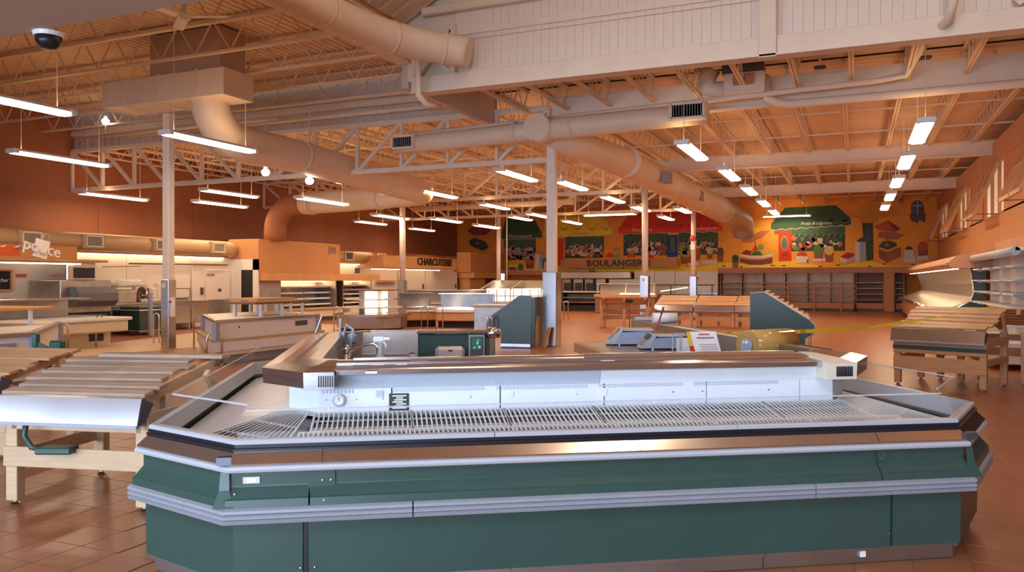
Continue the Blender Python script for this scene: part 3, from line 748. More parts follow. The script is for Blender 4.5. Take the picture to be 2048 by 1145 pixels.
# wire racks, two rows along the front
def rack(w, d, n):
    mb = MB()
    for y in (0, d): mb.bar((0, y, 0), (w, y, 0), .012)
    for x in (0, w): mb.bar((x, 0, 0), (x, d, 0), .012)
    for y in (d * .12, d * .22, d * .62): mb.bar((0, y, -.006), (w, y, -.006), .008)
    for k in range(1, n): mb.bar((w * k / n, 0, .004), (w * k / n, d, .004), .009, .007, ends=False)
    return mb.mesh('wire_rack', 'rack_wire')
sl_ = math.atan2(DZI - DZO, .92 - .155)
rk_w = 3.70 / 6; r1 = rack(rk_w - .02, .44, 22); r2 = rack(rk_w - .04, .30, 20)
for k in range(6):
    o = inst('wire_rack', r1, isl, (.30 + k * rk_w, .165, DZO + .0)); o.rotation_euler = (sl_, 0, 0)
for k in range(6):
    o = inst('wire_rack', r2, isl, (.36 + k * rk_w * .93, .165 + .45 * math.cos(sl_), DZO + .45 * math.sin(sl_))); o.rotation_euler = (sl_, 0, 0)
# corner racks: trapezoids with wires
for s in (0, 1):
    mb = MB()
    o0, o1 = (Oi[3], Oi[4]) if s == 0 else (Oi[6], Oi[5]); i0, i1 = (I[3], I[4]) if s == 0 else (I[6], I[5])
    i1 = (i1[0] - .06 if s == 0 else i1[0] + .03, i1[1]); o1 = (o1[0] + .13 if s == 0 else o1[0] - .08, o1[1])
    for k in range(14):
        a = k / 13
        p0 = (o0[0] + (o1[0] - o0[0]) * a, o0[1] + (o1[1] - o0[1]) * a, DZO); p1 = (i0[0] + (i1[0] - i0[0]) * a, i0[1] + (i1[1] - i0[1]) * a, DZI)
        mb.bar(p0, p1, .012 if k in (0, 13) else .006, .006)
    for b in (0, .2, .45, .7, 1):
        mb.bar((o0[0] + (i0[0] - o0[0]) * b, o0[1] + (i0[1] - o0[1]) * b, DZO + (DZI - DZO) * b - .006), (o1[0] + (i1[0] - o1[0]) * b, o1[1] + (i1[1] - o1[1]) * b, DZO + (DZI - DZO) * b - .006), .01, .008)
    mb.build('wire_rack', 'rack_wire', isl)
# inner white back panel, honeycomb outlet, steel hood
for k in range(7):
    at = [0, .13, .33, .53, .735, .93, 1] if k == FRONT else [0, 1]
    for a, b in zip(at[:-1], at[1:]):
        g = .0012
        sweep(I, k, [(0, DZI - .03), (0, .94), (.02, .94), (.02, DZI - .03)], a + (g if a else 0), b - (g if b < 1 else 0)).build('back_panel', 'white_case', isl)
    sweep(I, k, [(-.005, .94), (-.03, 1.034), (.03, 1.034), (.03, .94)], *((0, .52) if k == FRONT else (0, 1))).build('air_outlet', 'honeycomb', isl)
    if k == FRONT: sweep(I, k, [(-.005, .94), (-.03, 1.034), (.03, 1.034), (.03, .94)], .521, 1).build('air_outlet', 'white_case', isl)
    hood = [(-.095, 1.032), (-.105, 1.036), (-.108, 1.066), (-.095, 1.072), (.0, 1.08), (.02, 1.072), (.05, 1.074), (.055, 1.092), (.12, 1.10), (.20, 1.10), (.20, 1.03), (.03, 1.03)]
    if k == FRONT:
        for a, b in ((.03, .5), (.5, .96)): sweep(I, k, hood, a, b).build('hood', 'steel', isl)
        sweep(I, k, [(.03, 1.069), (.03, 1.078), (.045, 1.078), (.045, 1.069)], .06, .94).build('hood_groove', 'black', isl)
        sweep(I, k, [(.125, 1.10), (.13, 1.112), (.165, 1.112), (.17, 1.10)], .06, .5).build('hood_rail', 'steel_smooth', isl)
        sweep(I, k, [(.135, 1.10), (.14, 1.118), (.175, 1.118), (.18, 1.10)], .5, .94).build('hood_rail', 'steel_smooth', isl)
    else:
        big = [(-.15, .965), (-.155, 1.06), (-.05, 1.085), (.12, 1.10), (.20, 1.10), (.20, .965)]
        sweep(I, k, big, 0, 1).build('hood', 'steel' if k != 6 else 'steel_dull', isl)
        if k in (2, 6): sweep(I, k, [(.03, 1.093), (.03, 1.099), (.055, 1.099), (.055, 1.093)], .02, .98).build('hood_groove', 'black', isl)
    sweep(I, k, [(.17, .12), (.17, 1.0), (.19, 1.0), (.19, .12)]).build('service_skirt', 'steel_dull', isl)
for a, b, m_ in ((0, .03, 'steel'), (.96, 1, 'cream')):      # louvred end caps of the front hood
    c = sweep(I, FRONT, [(-.16, .955), (-.165, 1.06), (-.05, 1.085), (.12, 1.105), (.21, 1.105), (.21, .955)], a, b).build('hood_end_cap', 'steel' if a == 0 else 'cream_case', isl)
    mb = MB()
    p0 = .36 if a == 0 else 3.64
    for j in range(9): mb.box(p0 + .03 + j * .013, .92 - .170, .975, p0 + .037 + j * .013, .92 - .158, 1.04)
    mb.build('louvres', 'black', c)['kind'] = 'stuff'
# slotted rows, screws, gauge, sticker, price strips on the white back panel
for j, (a, b) in enumerate(((.82, 1.40), (1.46, 2.06), (2.12, 2.70), (2.76, 3.36))):
    mb = MB(); n = int((b - a) / .022)
    for k in range(n):
        for r in range(3): mb.box(a + k * .022 + (r % 2) * .011, .9185, .914 + r * .008, a + k * .022 + .013 + (r % 2) * .011, .9215, .9185 + r * .008)
    mb.build('vent_slots', 'bluegrey', isl)['kind'] = 'stuff'
mb = MB()
for k in range(9):
    for r in range(3): mb.box(.40 + k * .022, .9185, .914 + r * .008, .413 + k * .022, .9215, .9185 + r * .008)
mb.build('vent_slots', 'bluegrey', isl)['kind'] = 'stuff'
for p in (.42, .60, .76, 1.30, 1.53, 1.98, 2.16, 2.62, 2.82, 3.28): inst('screw', scr, isl, (p, .918, .875)).rotation_euler = (math.pi/2, 0, 0)
g = MB().cyl((.50, .90, .872), (.50, .925, .872), .037, n=24).build('thermometer', 'steel', isl, True)
MB().cyl((.50, .896, .872), (.50, .902, .872), .027, n=24).build('dial', 'paper', g)
MB().box(.499, .894, .872, .502, .897, .893).build('needle', 'ink', g)
MB().box(.72, .912, .885, .765, .9205, .925).build('switch_plate', 'honeycomb', isl)
s = MB().box(.80, .914, .80, .92, .9205, .905).build('instruction_sticker', 'ink', isl)
mb = MB()
for r in range(7):
    x = .82 + (r % 3) * .012
    mb.box(x, .912, .812 + r * .0125, .905 - (r % 2) * .02, .9145, .8195 + r * .0125)
mb.build('sticker_text', 'paper', s)
for p, q, r in ((1.55, .914, .022), (2.15, .914, .028)):
    MB().cyl((p, .921, .885), (p, .913, .885), r, n=24).build('cap_disc', 'white_paint', isl, True)
for p, q, w in ((.70, .93, .07), (.84, .93, .07), (2.15, .95, .09)):
    MB().bbox(p, q, 1.079, p + w, q + .022, 1.083, .001).build('price_tag', 'paper', isl)
MB().box(.66, .785, 1.045, .73, .79, 1.058).build('price_tag', 'paper', isl)
MB().box(.93, .975, 1.085, 1.04, 1.02, 1.105).build('latch', 'wood_dark', isl)

# inside the island: sink end, rear panel, work table
rp = thing('rear_service_panel', 'steel and dark green splash panel at the back of the island', 'panel', (ISX, ISY, 0), ISR)
MB().bbox(.42, 3.93, .45, 1.10, 3.99, 1.085, .008).build('splashback', 'case_liner', rp)
MB().prism([(.46, 3.93, .82), (1.10, 3.93, .82), (1.12, 3.72, .72), (.46, 3.72, .72)], (0, .0, -.02)).build('splash_ledge', 'case_liner', rp)
MB().bbox(1.10, 3.95, .30, 1.82, 3.99, 1.06, .006).build('green_panel', 'green_dark', rp)
MB().bbox(1.08, 3.90, 1.06, 1.86, 4.02, 1.105, .015).build('top_trim', 'steel_smooth', rp)
MB().lathe([(.02, 0), (.075, .0), (.085, .05), (.07, .09), (.02, .1)], (1.85, 3.96, 1.02), 14).build('rounded_end', 'steel_smooth', rp, True)
MB().bbox(1.80, 3.93, .2, 1.87, 4.0, 1.06, .01).build('end_post', 'steel', rp)
pd = thing('towel_dispenser', 'steel paper towel dispenser on the dark green rear panel', 'dispenser', (ISX, ISY, 0), ISR)
MB().bbox(1.26, 3.80, .55, 1.55, 3.945, .945, .03).build('body', 'case_liner', pd)
MB().box(1.385, 3.793, .90, 1.425, 3.802, .915).build('lock', 'black', pd)
es = thing('eyewash_sign', 'framed green eyewash sign on the rear panel', 'sign', (ISX, ISY, 0), ISR)
MB().bbox(1.60, 3.915, .73, 1.76, 3.945, 1.05, .004).build('frame', 'pale_bumper', es)
MB().box(1.613, 3.910, .745, 1.747, 3.918, 1.036).build('plate', 'dark_grey', es)
MB().box(1.63, 3.905, .90, 1.73, 3.912, 1.02).build('green_square', 'sign_green', es)
MB().box(1.637, 3.902, .907, 1.723, 3.907, 1.013).build('inner_border', 'sign_green', es)
mb = MB().prism([(1.69, 3.901, 1.005), (1.672, 3.901, .965), (1.685, 3.901, .962), (1.668, 3.901, .935), (1.698, 3.901, .972), (1.686, 3.901, .975), (1.70, 3.901, 1.0)], (0, .003, 0))
mb.cyl((1.655, 3.904, .925), (1.655, 3.900, .925), .01, n=10); mb.cyl((1.705, 3.904, .93), (1.705, 3.900, .93), .014, n=12)
mb.build('pictogram', 'paper', es)
mb = MB()
for r in range(3): mb.box(1.645, 3.906, .77 + r * .014, 1.715 - .008 * (r % 2), 3.9105, .776 + r * .014)
mb.build('small_text', 'paper', es)
sc = thing('sink_counter', 'steel sink counter inside the left of the island', 'sink', (ISX, ISY, 0), ISR)
MB().box(.42, 1.35, .84, 1.05, 1.40, .9).box(.42, 3.60, .84, 1.05, 3.70, .9).box(.42, 1.35, .84, .47, 3.7, .9).box(1.0, 1.35, .84, 1.05, 3.7, .9).box(.42, 1.35, .6, 1.05, 3.7, .62).build('basin', 'steel', sc)
MB().box(.47, 1.40, .05, 1.0, 3.6, .6).build('cabinet', 'steel_dull', sc)
fa = thing('faucet', 'chrome swan-neck faucet with hoses inside the island', 'faucet', (ISX, ISY, 0), ISR)
MB().tube([(.45, 3.0, .88), (.45, 3.0, .98), (.5, 2.98, 1.0), (.62, 2.92, 1.05), (.68, 2.9, 1.055), (.71, 2.89, 1.03), (.715, 2.885, .95)], .014, 10).build('spout', 'chrome', fa, True)
for y in (2.85, 3.15): MB().lathe([(.03, .88), (.03, .95), (.018, .96), (.018, 1.0), (.035, 1.01), (.03, 1.03)], (.45, y, 0), 10).build('tap', 'steel_smooth', fa, True)
MB().tube([(.42, 3.3, .9), (.40, 3.32, 1.1), (.43, 3.3, 1.2), (.49, 3.2, 1.16), (.47, 3.1, 1.0)], .012, 8).build('hose', 'bluegrey', fa, True)
MB().bbox(.44, 3.28, 1.02, .52, 3.36, 1.12, .02).build('soap_dispenser', 'bluegrey', fa)
MB().tube([(.36, 3.45, .95), (.37, 3.4, 1.22), (.37, 3.4, 1.25)], .012, 8).build('standpipe', 'pale_bumper', fa, True)
bo = thing('spray_bottle', 'white trigger spray bottle behind the front hood', 'bottle', iw(.74, 2.2, .90), ISR)
MB().lathe([(.045, 0), (.05, .01), (.048, .09), (.02, .15), (.016, .22)], n=16).build('body', 'bottle_clear', bo, True)
MB().bbox(-.055, -.016, .22, .03, .016, .265, .01).build('trigger_head', 'white_paint', bo)
MB().tube([(-.02, 0, .24), (.06, 0, .25), (.075, 0, .235)], .014, 8).build('nozzle', 'white_paint', bo, True)
MB().tube([(.015, 0, .235), (.04, 0, .20), (.045, 0, .165)], .008, 8).build('trigger', 'white_paint', bo, True)
tag(MB().bar((0, 0, 0), (.06, .02, .17), .022, .008).build('paper_slip', 'paper'), 'white slip standing up on the left hood', 'paper').location = iw(.12, 3.75, 1.10)

wt = thing('work_table', 'steel topped work table with wood edge inside the island', 'table', (ISX, ISY, 0), ISR)
MB().bbox(2.92, 1.95, .86, 3.70, 4.62, .90, .01).build('top', 'steel_dull', wt)
MB().bbox(2.86, 1.95, .80, 2.92, 4.62, .905, .01).build('wood_edge', 'wood', wt)
MB().bbox(2.86, 4.62, .80, 3.70, 4.68, .905, .01).build('wood_edge', 'wood', wt)
for p in (2.97, 3.64):
    for q in (2.05, 4.55): MB().box(p - .03, q - .03, 0, p + .03, q + .03, .86).build('leg', 'steel_dull', wt)
def scale(label, p, q, rz, s=1.0, scr_m='amber_screen'):
    t = thing('weighing_scale', label, 'scale', iw(p, q, .90), ISR + rz, 'counter scales')
    MB().prism([(-.20*s, -.17*s, .02), (-.12*s, -.17*s, .15*s), (.20*s, -.17*s, .17*s), (.23*s, -.17*s, .02)], (0, .34*s, 0)).build('body', 'bluegrey', t)
    MB().bbox(-.10*s, -.19*s, .165*s, .23*s, .19*s, .185*s, .006).build('tray', 'pale_bumper', t)
    MB().prism([(-.30*s, -.15*s, .02), (-.20*s, -.15*s, .02), (-.10*s, -.15*s, .19*s), (-.13*s, -.15*s, .20*s)], (0, .30*s, 0)).build('console', 'pale_bumper', t)
    MB().prism([(-.203*s, -.10*s, .13*s), (-.155*s, -.10*s, .19*s), (-.155*s, .10*s, .19*s), (-.203*s, .10*s, .13*s)], (-.012, 0, .008)).build('display', scr_m, t)
    MB().prism([(-.265*s, -.09*s, .058*s), (-.225*s, -.09*s, .108*s), (-.225*s, .09*s, .108*s), (-.265*s, .09*s, .058*s)], (-.012, 0, .008)).build('keypad', 'mid_grey', t)
    for a in (-.15, .18):
        for b in (-.13, .13): MB().cyl((a*s, b*s, 0), (a*s, b*s, .02), .015, n=10).build('foot', 'chrome', t)
scale('larger pale scale with an amber display, at the back of the work table', 3.42, 4.30, -.25, .95)
scale('smaller pale scale in front of the amber-screen one', 3.55, 3.72, -.1, .8, 'dark_grey')
bx = thing('paper_tray', 'clear and white tray box beside the smaller scale', 'tray', iw(3.55, 3.0, .90), ISR)
MB().box(-.09, -.08, 0, .09, .08, .16).build('body', 'paper', bx)
mb = MB()
for a, b in (((-.12, -.1), (.0, -.1)), ((-.12, -.1), (-.12, .1)), ((-.12, .1), (.0, .1))): mb.bar((*a, .20), (*b, .20), .01)
for a in ((-.12, -.1), (-.12, .1)): mb.bar((*a, 0), (*a, .2), .01)
mb.build('wire_frame', 'pale_bumper', bx)
nb = thing('notice_stand', 'white A-shaped notice sheet with yellow and red edge', 'sign', iw(3.60, 2.62, .90), ISR)
MB().prism([(-.12, 0, 0), (.12, 0, 0), (.075, .06, .245), (-.165, .06, .245)], (0, .01, 0)).build('sheet', 'paper', nb)
MB().prism([(-.165, 0, 0), (-.115, 0, 0), (-.14, .03, .12), (-.18, .03, .12)], (0, .008, 0)).build('red_edge', 'red', nb)
MB().prism([(-.18, .03, .12), (-.14, .03, .12), (-.16, .06, .245), (-.20, .06, .245)], (0, .008, 0)).build('yellow_edge', 'yellow', nb)
mb = MB()
for r, (z, a, b) in enumerate(((.215, -.09, .01), (.185, -.11, .05), (.13, -.09, .07), (.11, -.08, .07), (.09, -.08, .08), (.07, -.07, .08), (.05, -.07, .09))):
    y = z / .245 * .06 - .003; mb.box(a, y - .001, z, b, y + .001, z + (.012 if r < 2 else .004))
mb.build('text_lines', 'ink_red', nb)
ro = thing('film_roll', 'wide amber roll of plastic film lying on the table', 'roll', iw(3.80, 1.90, 1.085), ISR)
MB().cyl((-.22, -.05, .0), (.20, .10, 0), .125, n=32).build('film', 'amber_film', ro, True)
MB().cyl((-.24, -.057, -.0), (-.22, -.05, 0), .058, n=24).build('core_cap', 'bluegrey', ro, True)
for y in (-.02, .02): MB().cyl((-.246, -.06 + y, .03), (-.238, -.057 + y, .03), .012, n=10).build('stud', 'paper', ro)
MB().box(-.2, -.1, -.185, .2, .1, -.11).build('cradle', 'steel_dull', ro)
tr = thing('paper_roll', 'white paper towel roll on its side on the far right hood', 'roll', iw(4.0, 4.9, 1.16), ISR)
MB().cyl((-.14, 0, .0), (.14, -.03, 0), .06, n=24).build('paper', 'paper', tr, True)
MB().cyl((.14, -.03, 0), (.152, -.031, 0), .03, n=16).build('core', 'dark_grey', tr, True)
MB().bbox(-.12, -.06, -.062, .12, .04, -.055, .002).build('base', 'dark_grey', tr)
kn = thing('knife', 'red handled knife leaning on the far hood', 'knife', iw(3.78, 4.55, 1.0), ISR)
MB().bar((0, 0, .04), (.06, 0, .22), .022, .014).build('handle', 'red', kn)
MB().bar((.06, 0, .22), (.085, 0, .30), .022, .018).build('grip_end', 'dark_grey', kn)
tag(MB().bbox(-.16, -.03, 0, .16, .05, .045, .008).build('foil_box', 'pale_bumper'), 'long pale carton lying across the end of the far hood', 'box').location = iw(3.95, 5.35, 1.105)
o = bpy.context.scene.objects['foil_box']; o.rotation_euler = (0, 0, ISR - .2)

# ================================================================== MURAL (paint on the back wall)
mur = thing('mural', 'painted market street mural with awnings and fruit stalls on the orange back wall', 'mural', (0, YM, 0))
_pc = {}
def paint(col):
    if col not in _pc:
        nm = 'paint_%d' % len(_pc); mat(nm, col, .7, noise=.08, nscale=1.5); _pc[col] = nm
    return _pc[col]
def mp(name, col, pts, layer=1):
    P = [onY(u, v, YM) for u, v in pts]
    return MB().prism([(p.x, -.004 * layer, p.z) for p in P], (0, .003, 0)).build(name, paint(col), mur)
def ell(u, v, a, b, n=18, t0=0, t1=2*math.pi):
    return [(u + a * math.cos(t0 + (t1 - t0) * k / n), v + b * math.sin(t0 + (t1 - t0) * k / n)) for k in range(n + (0 if abs(t1 - t0 - 2*math.pi) < .01 else 1))]
GRN, DGRN, YEL, RED, DRED, ORG = (.045, .12, .03), (.03, .07, .035), (1.0, .74, .06), (.80, .06, .02), (.50, .035, .02), (.75, .30, .07)
BRN, DBRN, BLU, WHT, LBL = (.34, .11, .05), (.20, .07, .05), (.03, .07, .30), (.80, .74, .66), (.40, .48, .60)
mp('sky_wash', (1.0, .43, .05), [(1000, 470), (1865, 430), (1865, 545), (1000, 545)], 1)
# yellow ground strip, wavy upper edge
up = [(1000 + 20 * k, 533 - 5 * math.sin(k * .9) - (8 if 14 < k < 18 or 24 < k < 30 else 0) - k * .12) for k in range(44)]
mp('painted_ground', YEL, up + [(1866, 530), (1866, 536), (1435, 541), (1000, 546)], 2)
for k in range(26):
    u = 1030 + k * 32 + random.uniform(-8, 8); v = 536 - k * .25 + random.uniform(-2, 3)
    mp('painted_pebble', DBRN if k % 3 else WHT, ell(u, v, random.uniform(3, 6), 1.3, 8), 3)
def awning(col, dark, top, bot, y0, y1, yv, sag):                  # top (ul,ur), bottom (ul,ur), rows
    mp('awning', col, [(top[0], y0[0]), (top[1], y0[1]), (bot[1], y1[1]), (bot[0], y1[0])], 4)
    n = 8; fr = [(bot[0] + (bot[1] - bot[0]) * k / (2*n), (yv[0] + (yv[1] - yv[0]) * k / (2*n)) + (2.5 if k % 2 else 0)) for k in range(2*n + 1)]
    mp('awning_valance', tuple(min(1, c * 1.25) for c in col), [(bot[0], y1[0]), (bot[1], y1[1])] + fr[::-1], 5)
    mp('valance_trim', WHT, [(a, b - .2) for a, b in fr] + [(a, b + .8) for a, b in fr[::-1]], 6)
    for k in range(sag):
        c = (bot[0] * (1 - (k + .5) / sag) + bot[1] * (k + .5) / sag); w = (bot[1] - bot[0]) / sag * .4
        ym = (y0[0] + y1[0]) / 2 + 6
        mp('awning_fold', dark, [(c - w, ym - 6), (c - w*.3, ym + 3), (c + w*.4, ym + 2), (c + w, ym - 8), (c + w*.4, ym + 4.5), (c - w*.3, ym + 5.5)], 5)
awning(GRN, DGRN, (1012, 1068), (1004, 1084), (436, 436), (467, 466), (478, 475), 3)
awning(YEL, (.52, .28, .02), (1090, 1205), (1088, 1224), (434, 432), (464, 459), (474, 468), 5)
awning(RED, DRED, (1262, 1400), (1236, 1446), (424, 424), (459, 455), (467, 462), 6)
awning((.04, .11, .045), DGRN, (1570, 1672), (1542, 1702), (416, 411), (448, 438), (459, 449), 6)
for txt, u, v, col in (('Poissonnerie', 1040, 473, 'paper'), ('Fromages', 1160, 467, 'wood_orange'), ('Boucherie', 1284, 460, 'paper'), ('Boulangerie', 1408, 457, 'paper'), ('Fruits & Légumes', 1632, 447, 'paper')):
    p_ = onY(u, v, YM)
    put_text(txt, .30 if len(txt) < 14 else .22, .001, col, mur, (p_.x, -.03, p_.z), (1, 0, .0), (0, 0, 1), 'awning_lettering', shear=.3)
def shopwin(x0, x1, y0, y1, cols, n, seed):
    rnd = random.Random(seed)
    mp('painted_window', (.05, .085, .06), [(x0, y0), (x1, y0 - 1), (x1, y1 - 1), (x0, y1)], 3)
    mp('window_glow', (.07, .16, .07), [(x0, y0), (x1, y0 - 1), (x1, y0 + (y1 - y0) * .32), (x0, y0 + (y1 - y0) * .36)], 4)
    for k in range(int(n * 1.6)):
        u = rnd.uniform(x0 + 5, x1 - 5); v = rnd.uniform(y0 + (y1 - y0) * .45, y1 - 4)
        mp('painted_food', rnd.choice(cols), ell(u, v, rnd.uniform(3, 7.5), rnd.uniform(2.5, 5.5), 9), 5 + k % 4)
    for k in range(9):
        u = x0 + (x1 - x0) * (k + .5) / 9; mp('glass_streak', (.45, .48, .40), [(u, y0 + 14), (u + 1, y0 + 14), (u - 5, y0 + 24), (u - 6, y0 + 24)], 9)
shopwin(1008, 1072, 478, 521, [(.55, .12, .10), (.62, .30, .25), (.45, .48, .45), (.3, .36, .38)], 26, 1)
shopwin(1130, 1208, 474, 517, [(.70, .55, .36), (.60, .33, .14), (.75, .68, .52), (.22, .10, .09), (.6, .2, .08)], 28, 2)
shopwin(1247, 1336, 466, 512, [(.60, .30, .14), (.70, .20, .08), (.75, .65, .52), (.35, .12, .08)], 24, 3)
shopwin(1357, 1436, 464, 510, [(.62, .45, .22), (.52, .30, .14), (.30, .40, .15), (.70, .60, .45)], 26, 4)
shopwin(1582, 1690, 454, 503, [(.10, .30, .06), (.65, .20, .08), (.75, .65, .45), (.10, .08, .12), (.45, .06, .05)], 26, 5)
mp('painted_awning_pole', RED, [(1116, 478), (1128, 478), (1127, 530), (1116, 532)], 4)
mp('painted_door', BLU, [(1334, 471), (1356, 470), (1356, 514), (1335, 515)], 6)
mp('door_glass', (.10, .22, .09), [(1340, 476), (1350, 476), (1350, 504), (1341, 505)], 7)
mp('painted_door', RED, [(1557, 469), (1583, 467), (1583, 522), (1558, 523)], 6)
mp('door_frame_shade', BRN, [(1549, 460), (1584, 458), (1584, 467), (1549, 469)], 5)
mp('door_glass', (.14, .20, .13), ell(1569, 487, 6, 13), 8); mp('door_glass_rim', (.75, .35, .2), ell(1569, 487, 7.5, 15), 7)
mp('door_panel', (.5, .04, .02), [(1564, 504), (1577, 503), (1577, 512), (1564, 513)], 7)
# arched yellow hood and green door
mp('painted_hood', (.72, .33, .03), [(1721, 445)] + ell(1737, 425, 17, 20, 10, math.pi, 2*math.pi) + [(1756, 445)], 4)
mp('painted_door', (.05, .10, .03), [(1724, 446), (1746, 446), (1747, 520), (1730, 522)], 4)
mp('door_glass', (.10, .10, .12), [(1730, 454), (1740, 454), (1740, 482), (1731, 482)], 5)
# arched window top right
mp('painted_window', (.12, .13, .15), [(1822, 432)] + ell(1835, 414, 13, 13, 10, math.pi, 2*math.pi) + [(1849, 432)], 4)
mp('window_bar', (.55, .55, .55), [(1834, 404), (1836, 404), (1836, 430), (1834, 430)], 5); mp('window_bar', (.55, .55, .55), [(1824, 411), (1846, 410), (1846, 412), (1824, 413)], 5)
mp('flower_box', (.16, .10, .08), [(1818, 430), (1852, 428), (1850, 446), (1838, 440), (1836, 447), (1822, 442)], 6)
mp('painted_rosette', (.40, .16, .12), [p for k in range(8) for p in ((1803 + 9 * math.cos(k * .785), 402 + 8 * math.sin(k * .785)), (1803 + 3 * math.cos(k * .785 + .4), 402 + 3 * math.sin(k * .785 + .4)))], 4)
# umbrellas
mp('painted_umbrella', (.40, .04, .03), [(934, 462), (958, 446), (984, 461), (970, 471), (944, 470)], 4); mp('planter_leaves', (.05, .07, .06), [(938, 482), (950, 476), (972, 484), (978, 496), (966, 502), (942, 492)], 5); mp('planter_flower', (.45, .10, .09), ell(955, 487, 4, 4), 6)
mp('painted_umbrella', (1.0, .62, .06), [(1467, 481), (1476, 466), (1495, 455), (1515, 456), (1524, 464), (1510, 470), (1488, 474)], 4)
mp('umbrella_shadow', (.55, .20, .07), [(1483, 480), (1500, 476), (1520, 462), (1540, 462), (1524, 476), (1500, 486), (1486, 485)], 5)
mp('umbrella_pole', BRN, [(1509, 482), (1511, 482), (1512, 500), (1510, 500)], 4)
mp('painted_umbrella', (.62, .12, .04), [(1748, 453), (1776, 441), (1802, 458), (1788, 465), (1756, 460)], 6)
mp('umbrella_panel', (.30, .05, .03), [(1776, 441), (1790, 464), (1802, 458)], 7)
mp('umbrella_shadow', (.45, .18, .08), [(1758, 464), (1790, 465), (1810, 470), (1796, 479), (1775, 480), (1756, 474)], 5)
mp('umbrella_pole', BRN, [(1773, 464), (1775, 464), (1775, 484), (1773, 484)], 6)
# stalls, crates, baskets
mp('stall_front', DBRN, [(1480, 517), (1500, 520), (1524, 520), (1545, 515), (1545, 527), (1524, 530), (1500, 530), (1480, 525)], 5)
mp('stall_trim', WHT, [(1480, 508), (1500, 512), (1524, 512), (1545, 506), (1545, 513), (1524, 517), (1500, 517), (1480, 513)], 6)
mp('stall_fruit', (.28, .04, .03), [(1482, 508), (1492, 500), (1504, 503), (1500, 511)], 6); mp('stall_fruit', (.05, .16, .05), [(1500, 511), (1508, 503), (1520, 503), (1525, 511)], 7)
mp('stall_fruit', (.78, .52, .10), [(1525, 511), (1520, 502), (1530, 498), (1545, 505)], 6); mp('stall_fruit', (.55, .05, .04), [(1504, 502), (1511, 490), (1517, 501)], 7); mp('stall_fruit', (.25, .40, .10), ell(1522, 495, 6, 6), 5)
def basket(u, v, w, h, top, layer=6):
    mp('basket', BRN, [(u - w, v - h), (u + w, v - h), (u + w * .8, v), (u - w * .8, v)], layer); mp('basket_fill', top, ell(u, v - h, w, h * .45, 12), layer + 1)
for a in ((1471, 536, 7, 18, (.05, .10, .05)), (1441, 524, 7, 20, (.16, .07, .08)), (1395, 520, 6, 18, (.62, .12, .05)), (1420, 518, 6, 16, (.66, .50, .2)), (1372, 528, 12, 22, (.35, .40, .16)), (1042, 545, 6, 12, (.08, .22, .06)), (1060, 538, 9, 16, (.55, .12, .06)), (1637, 519, 10, 20, (.10, .28, .07)), (1658, 524, 10, 24, (.80, .52, .14)), (1846, 515, 11, 22, (.60, .12, .05)), (1026, 543, 8, 6, (.3, .08, .06)), (1238, 524, 0, 0, RED)):
    if a[2]: basket(*a)
def crate(pts, side, top, topcol, layer=7):
    mp('crate', WHT, pts, layer); mp('crate_side', LBL, side, layer)
    if top: mp('crate_fill', topcol, top, layer + 1)
crate([(1070, 506), (1079, 506), (1079, 538), (1070, 538)], [(1079, 506), (1088, 508), (1088, 538), (1079, 538)], ell(1079, 505, 8, 5), (.75, .33, .05))
crate([(1086, 522), (1098, 522), (1098, 541), (1086, 541)], [(1098, 522), (1104, 522), (1104, 540), (1098, 541)], ell(1093, 520, 8, 4), (.10, .20, .06))
crate([(1710, 484), (1719, 482), (1719, 524), (1710, 526)], [(1719, 482), (1731, 484), (1733, 520), (1719, 525)], [(1712, 484), (1722, 475), (1728, 476), (1731, 484)], (.05, .12, .05))
crate([(1592, 513), (1616, 513), (1616, 526), (1592, 526)], [(1614, 520), (1618, 519), (1618, 526), (1614, 526)], ell(1604, 512, 11, 8, 12, math.pi, 2*math.pi), (.62, .08, .04))
crate([(1625, 518), (1650, 517), (1650, 523), (1625, 524)], [(1650, 517), (1652, 517), (1652, 522), (1650, 523)], None, None)
crate([(1680, 515), (1693, 519), (1693, 527), (1680, 524)], [(1693, 519), (1709, 513), (1709, 520), (1693, 527)], [(1681, 514), (1694, 505), (1709, 508), (1708, 513), (1694, 518)], DRED)
crate([(1405, 522), (1434, 521), (1434, 528), (1405, 529)], [(1434, 521), (1436, 521), (1436, 528), (1434, 528)], None, None)
crate([(1376, 526), (1398, 525), (1398, 531), (1376, 532)], [(1398, 525), (1400, 525), (1400, 531), (1398, 531)], ell(1382, 524, 7, 3), RED)
crate([(1809, 500), (1827, 500), (1827, 514), (1809, 514)], [(1827, 500), (1829, 500), (1829, 513), (1827, 514)], ell(1818, 500, 8, 7, 12, math.pi, 2*math.pi), (.06, .12, .05))
crate([(1807, 514), (1830, 514), (1830, 525), (1807, 526)], [(1830, 514), (1832, 514), (1832, 524), (1830, 525)], None, None)
crate([(1833, 513), (1857, 511), (1857, 519), (1833, 521)], [(1857, 511), (1859, 511), (1859, 518), (1857, 519)], None, None)
mp('painted_planter', BRN, [(1757, 498), (1775, 504), (1775, 526), (1758, 516)], 6); mp('planter_side', (.42, .13, .05), [(1775, 504), (1802, 494), (1802, 514), (1775, 526)], 6)
mp('planter_leaves', (.05, .11, .05), [(1756, 494), (1766, 483), (1780, 482), (1792, 486), (1794, 492), (1776, 500)], 7); mp('planter_flower', (.6, .12, .1), ell(1774, 490, 4, 4), 8)
for u, v in ((1220, 511), (1262, 511), (1300, 513)): mp('fruit_pile', RED, [(u - 9, v + 4), (u - 4, v - 5), (u + 3, v - 6), (u + 10, v + 4)], 6)
mp('melon', (.30, .42, .14), ell(1236, 512, 7, 5), 7); mp('flower_bunch', (.75, .30, .14), ell(1233, 499, 8, 6), 6)
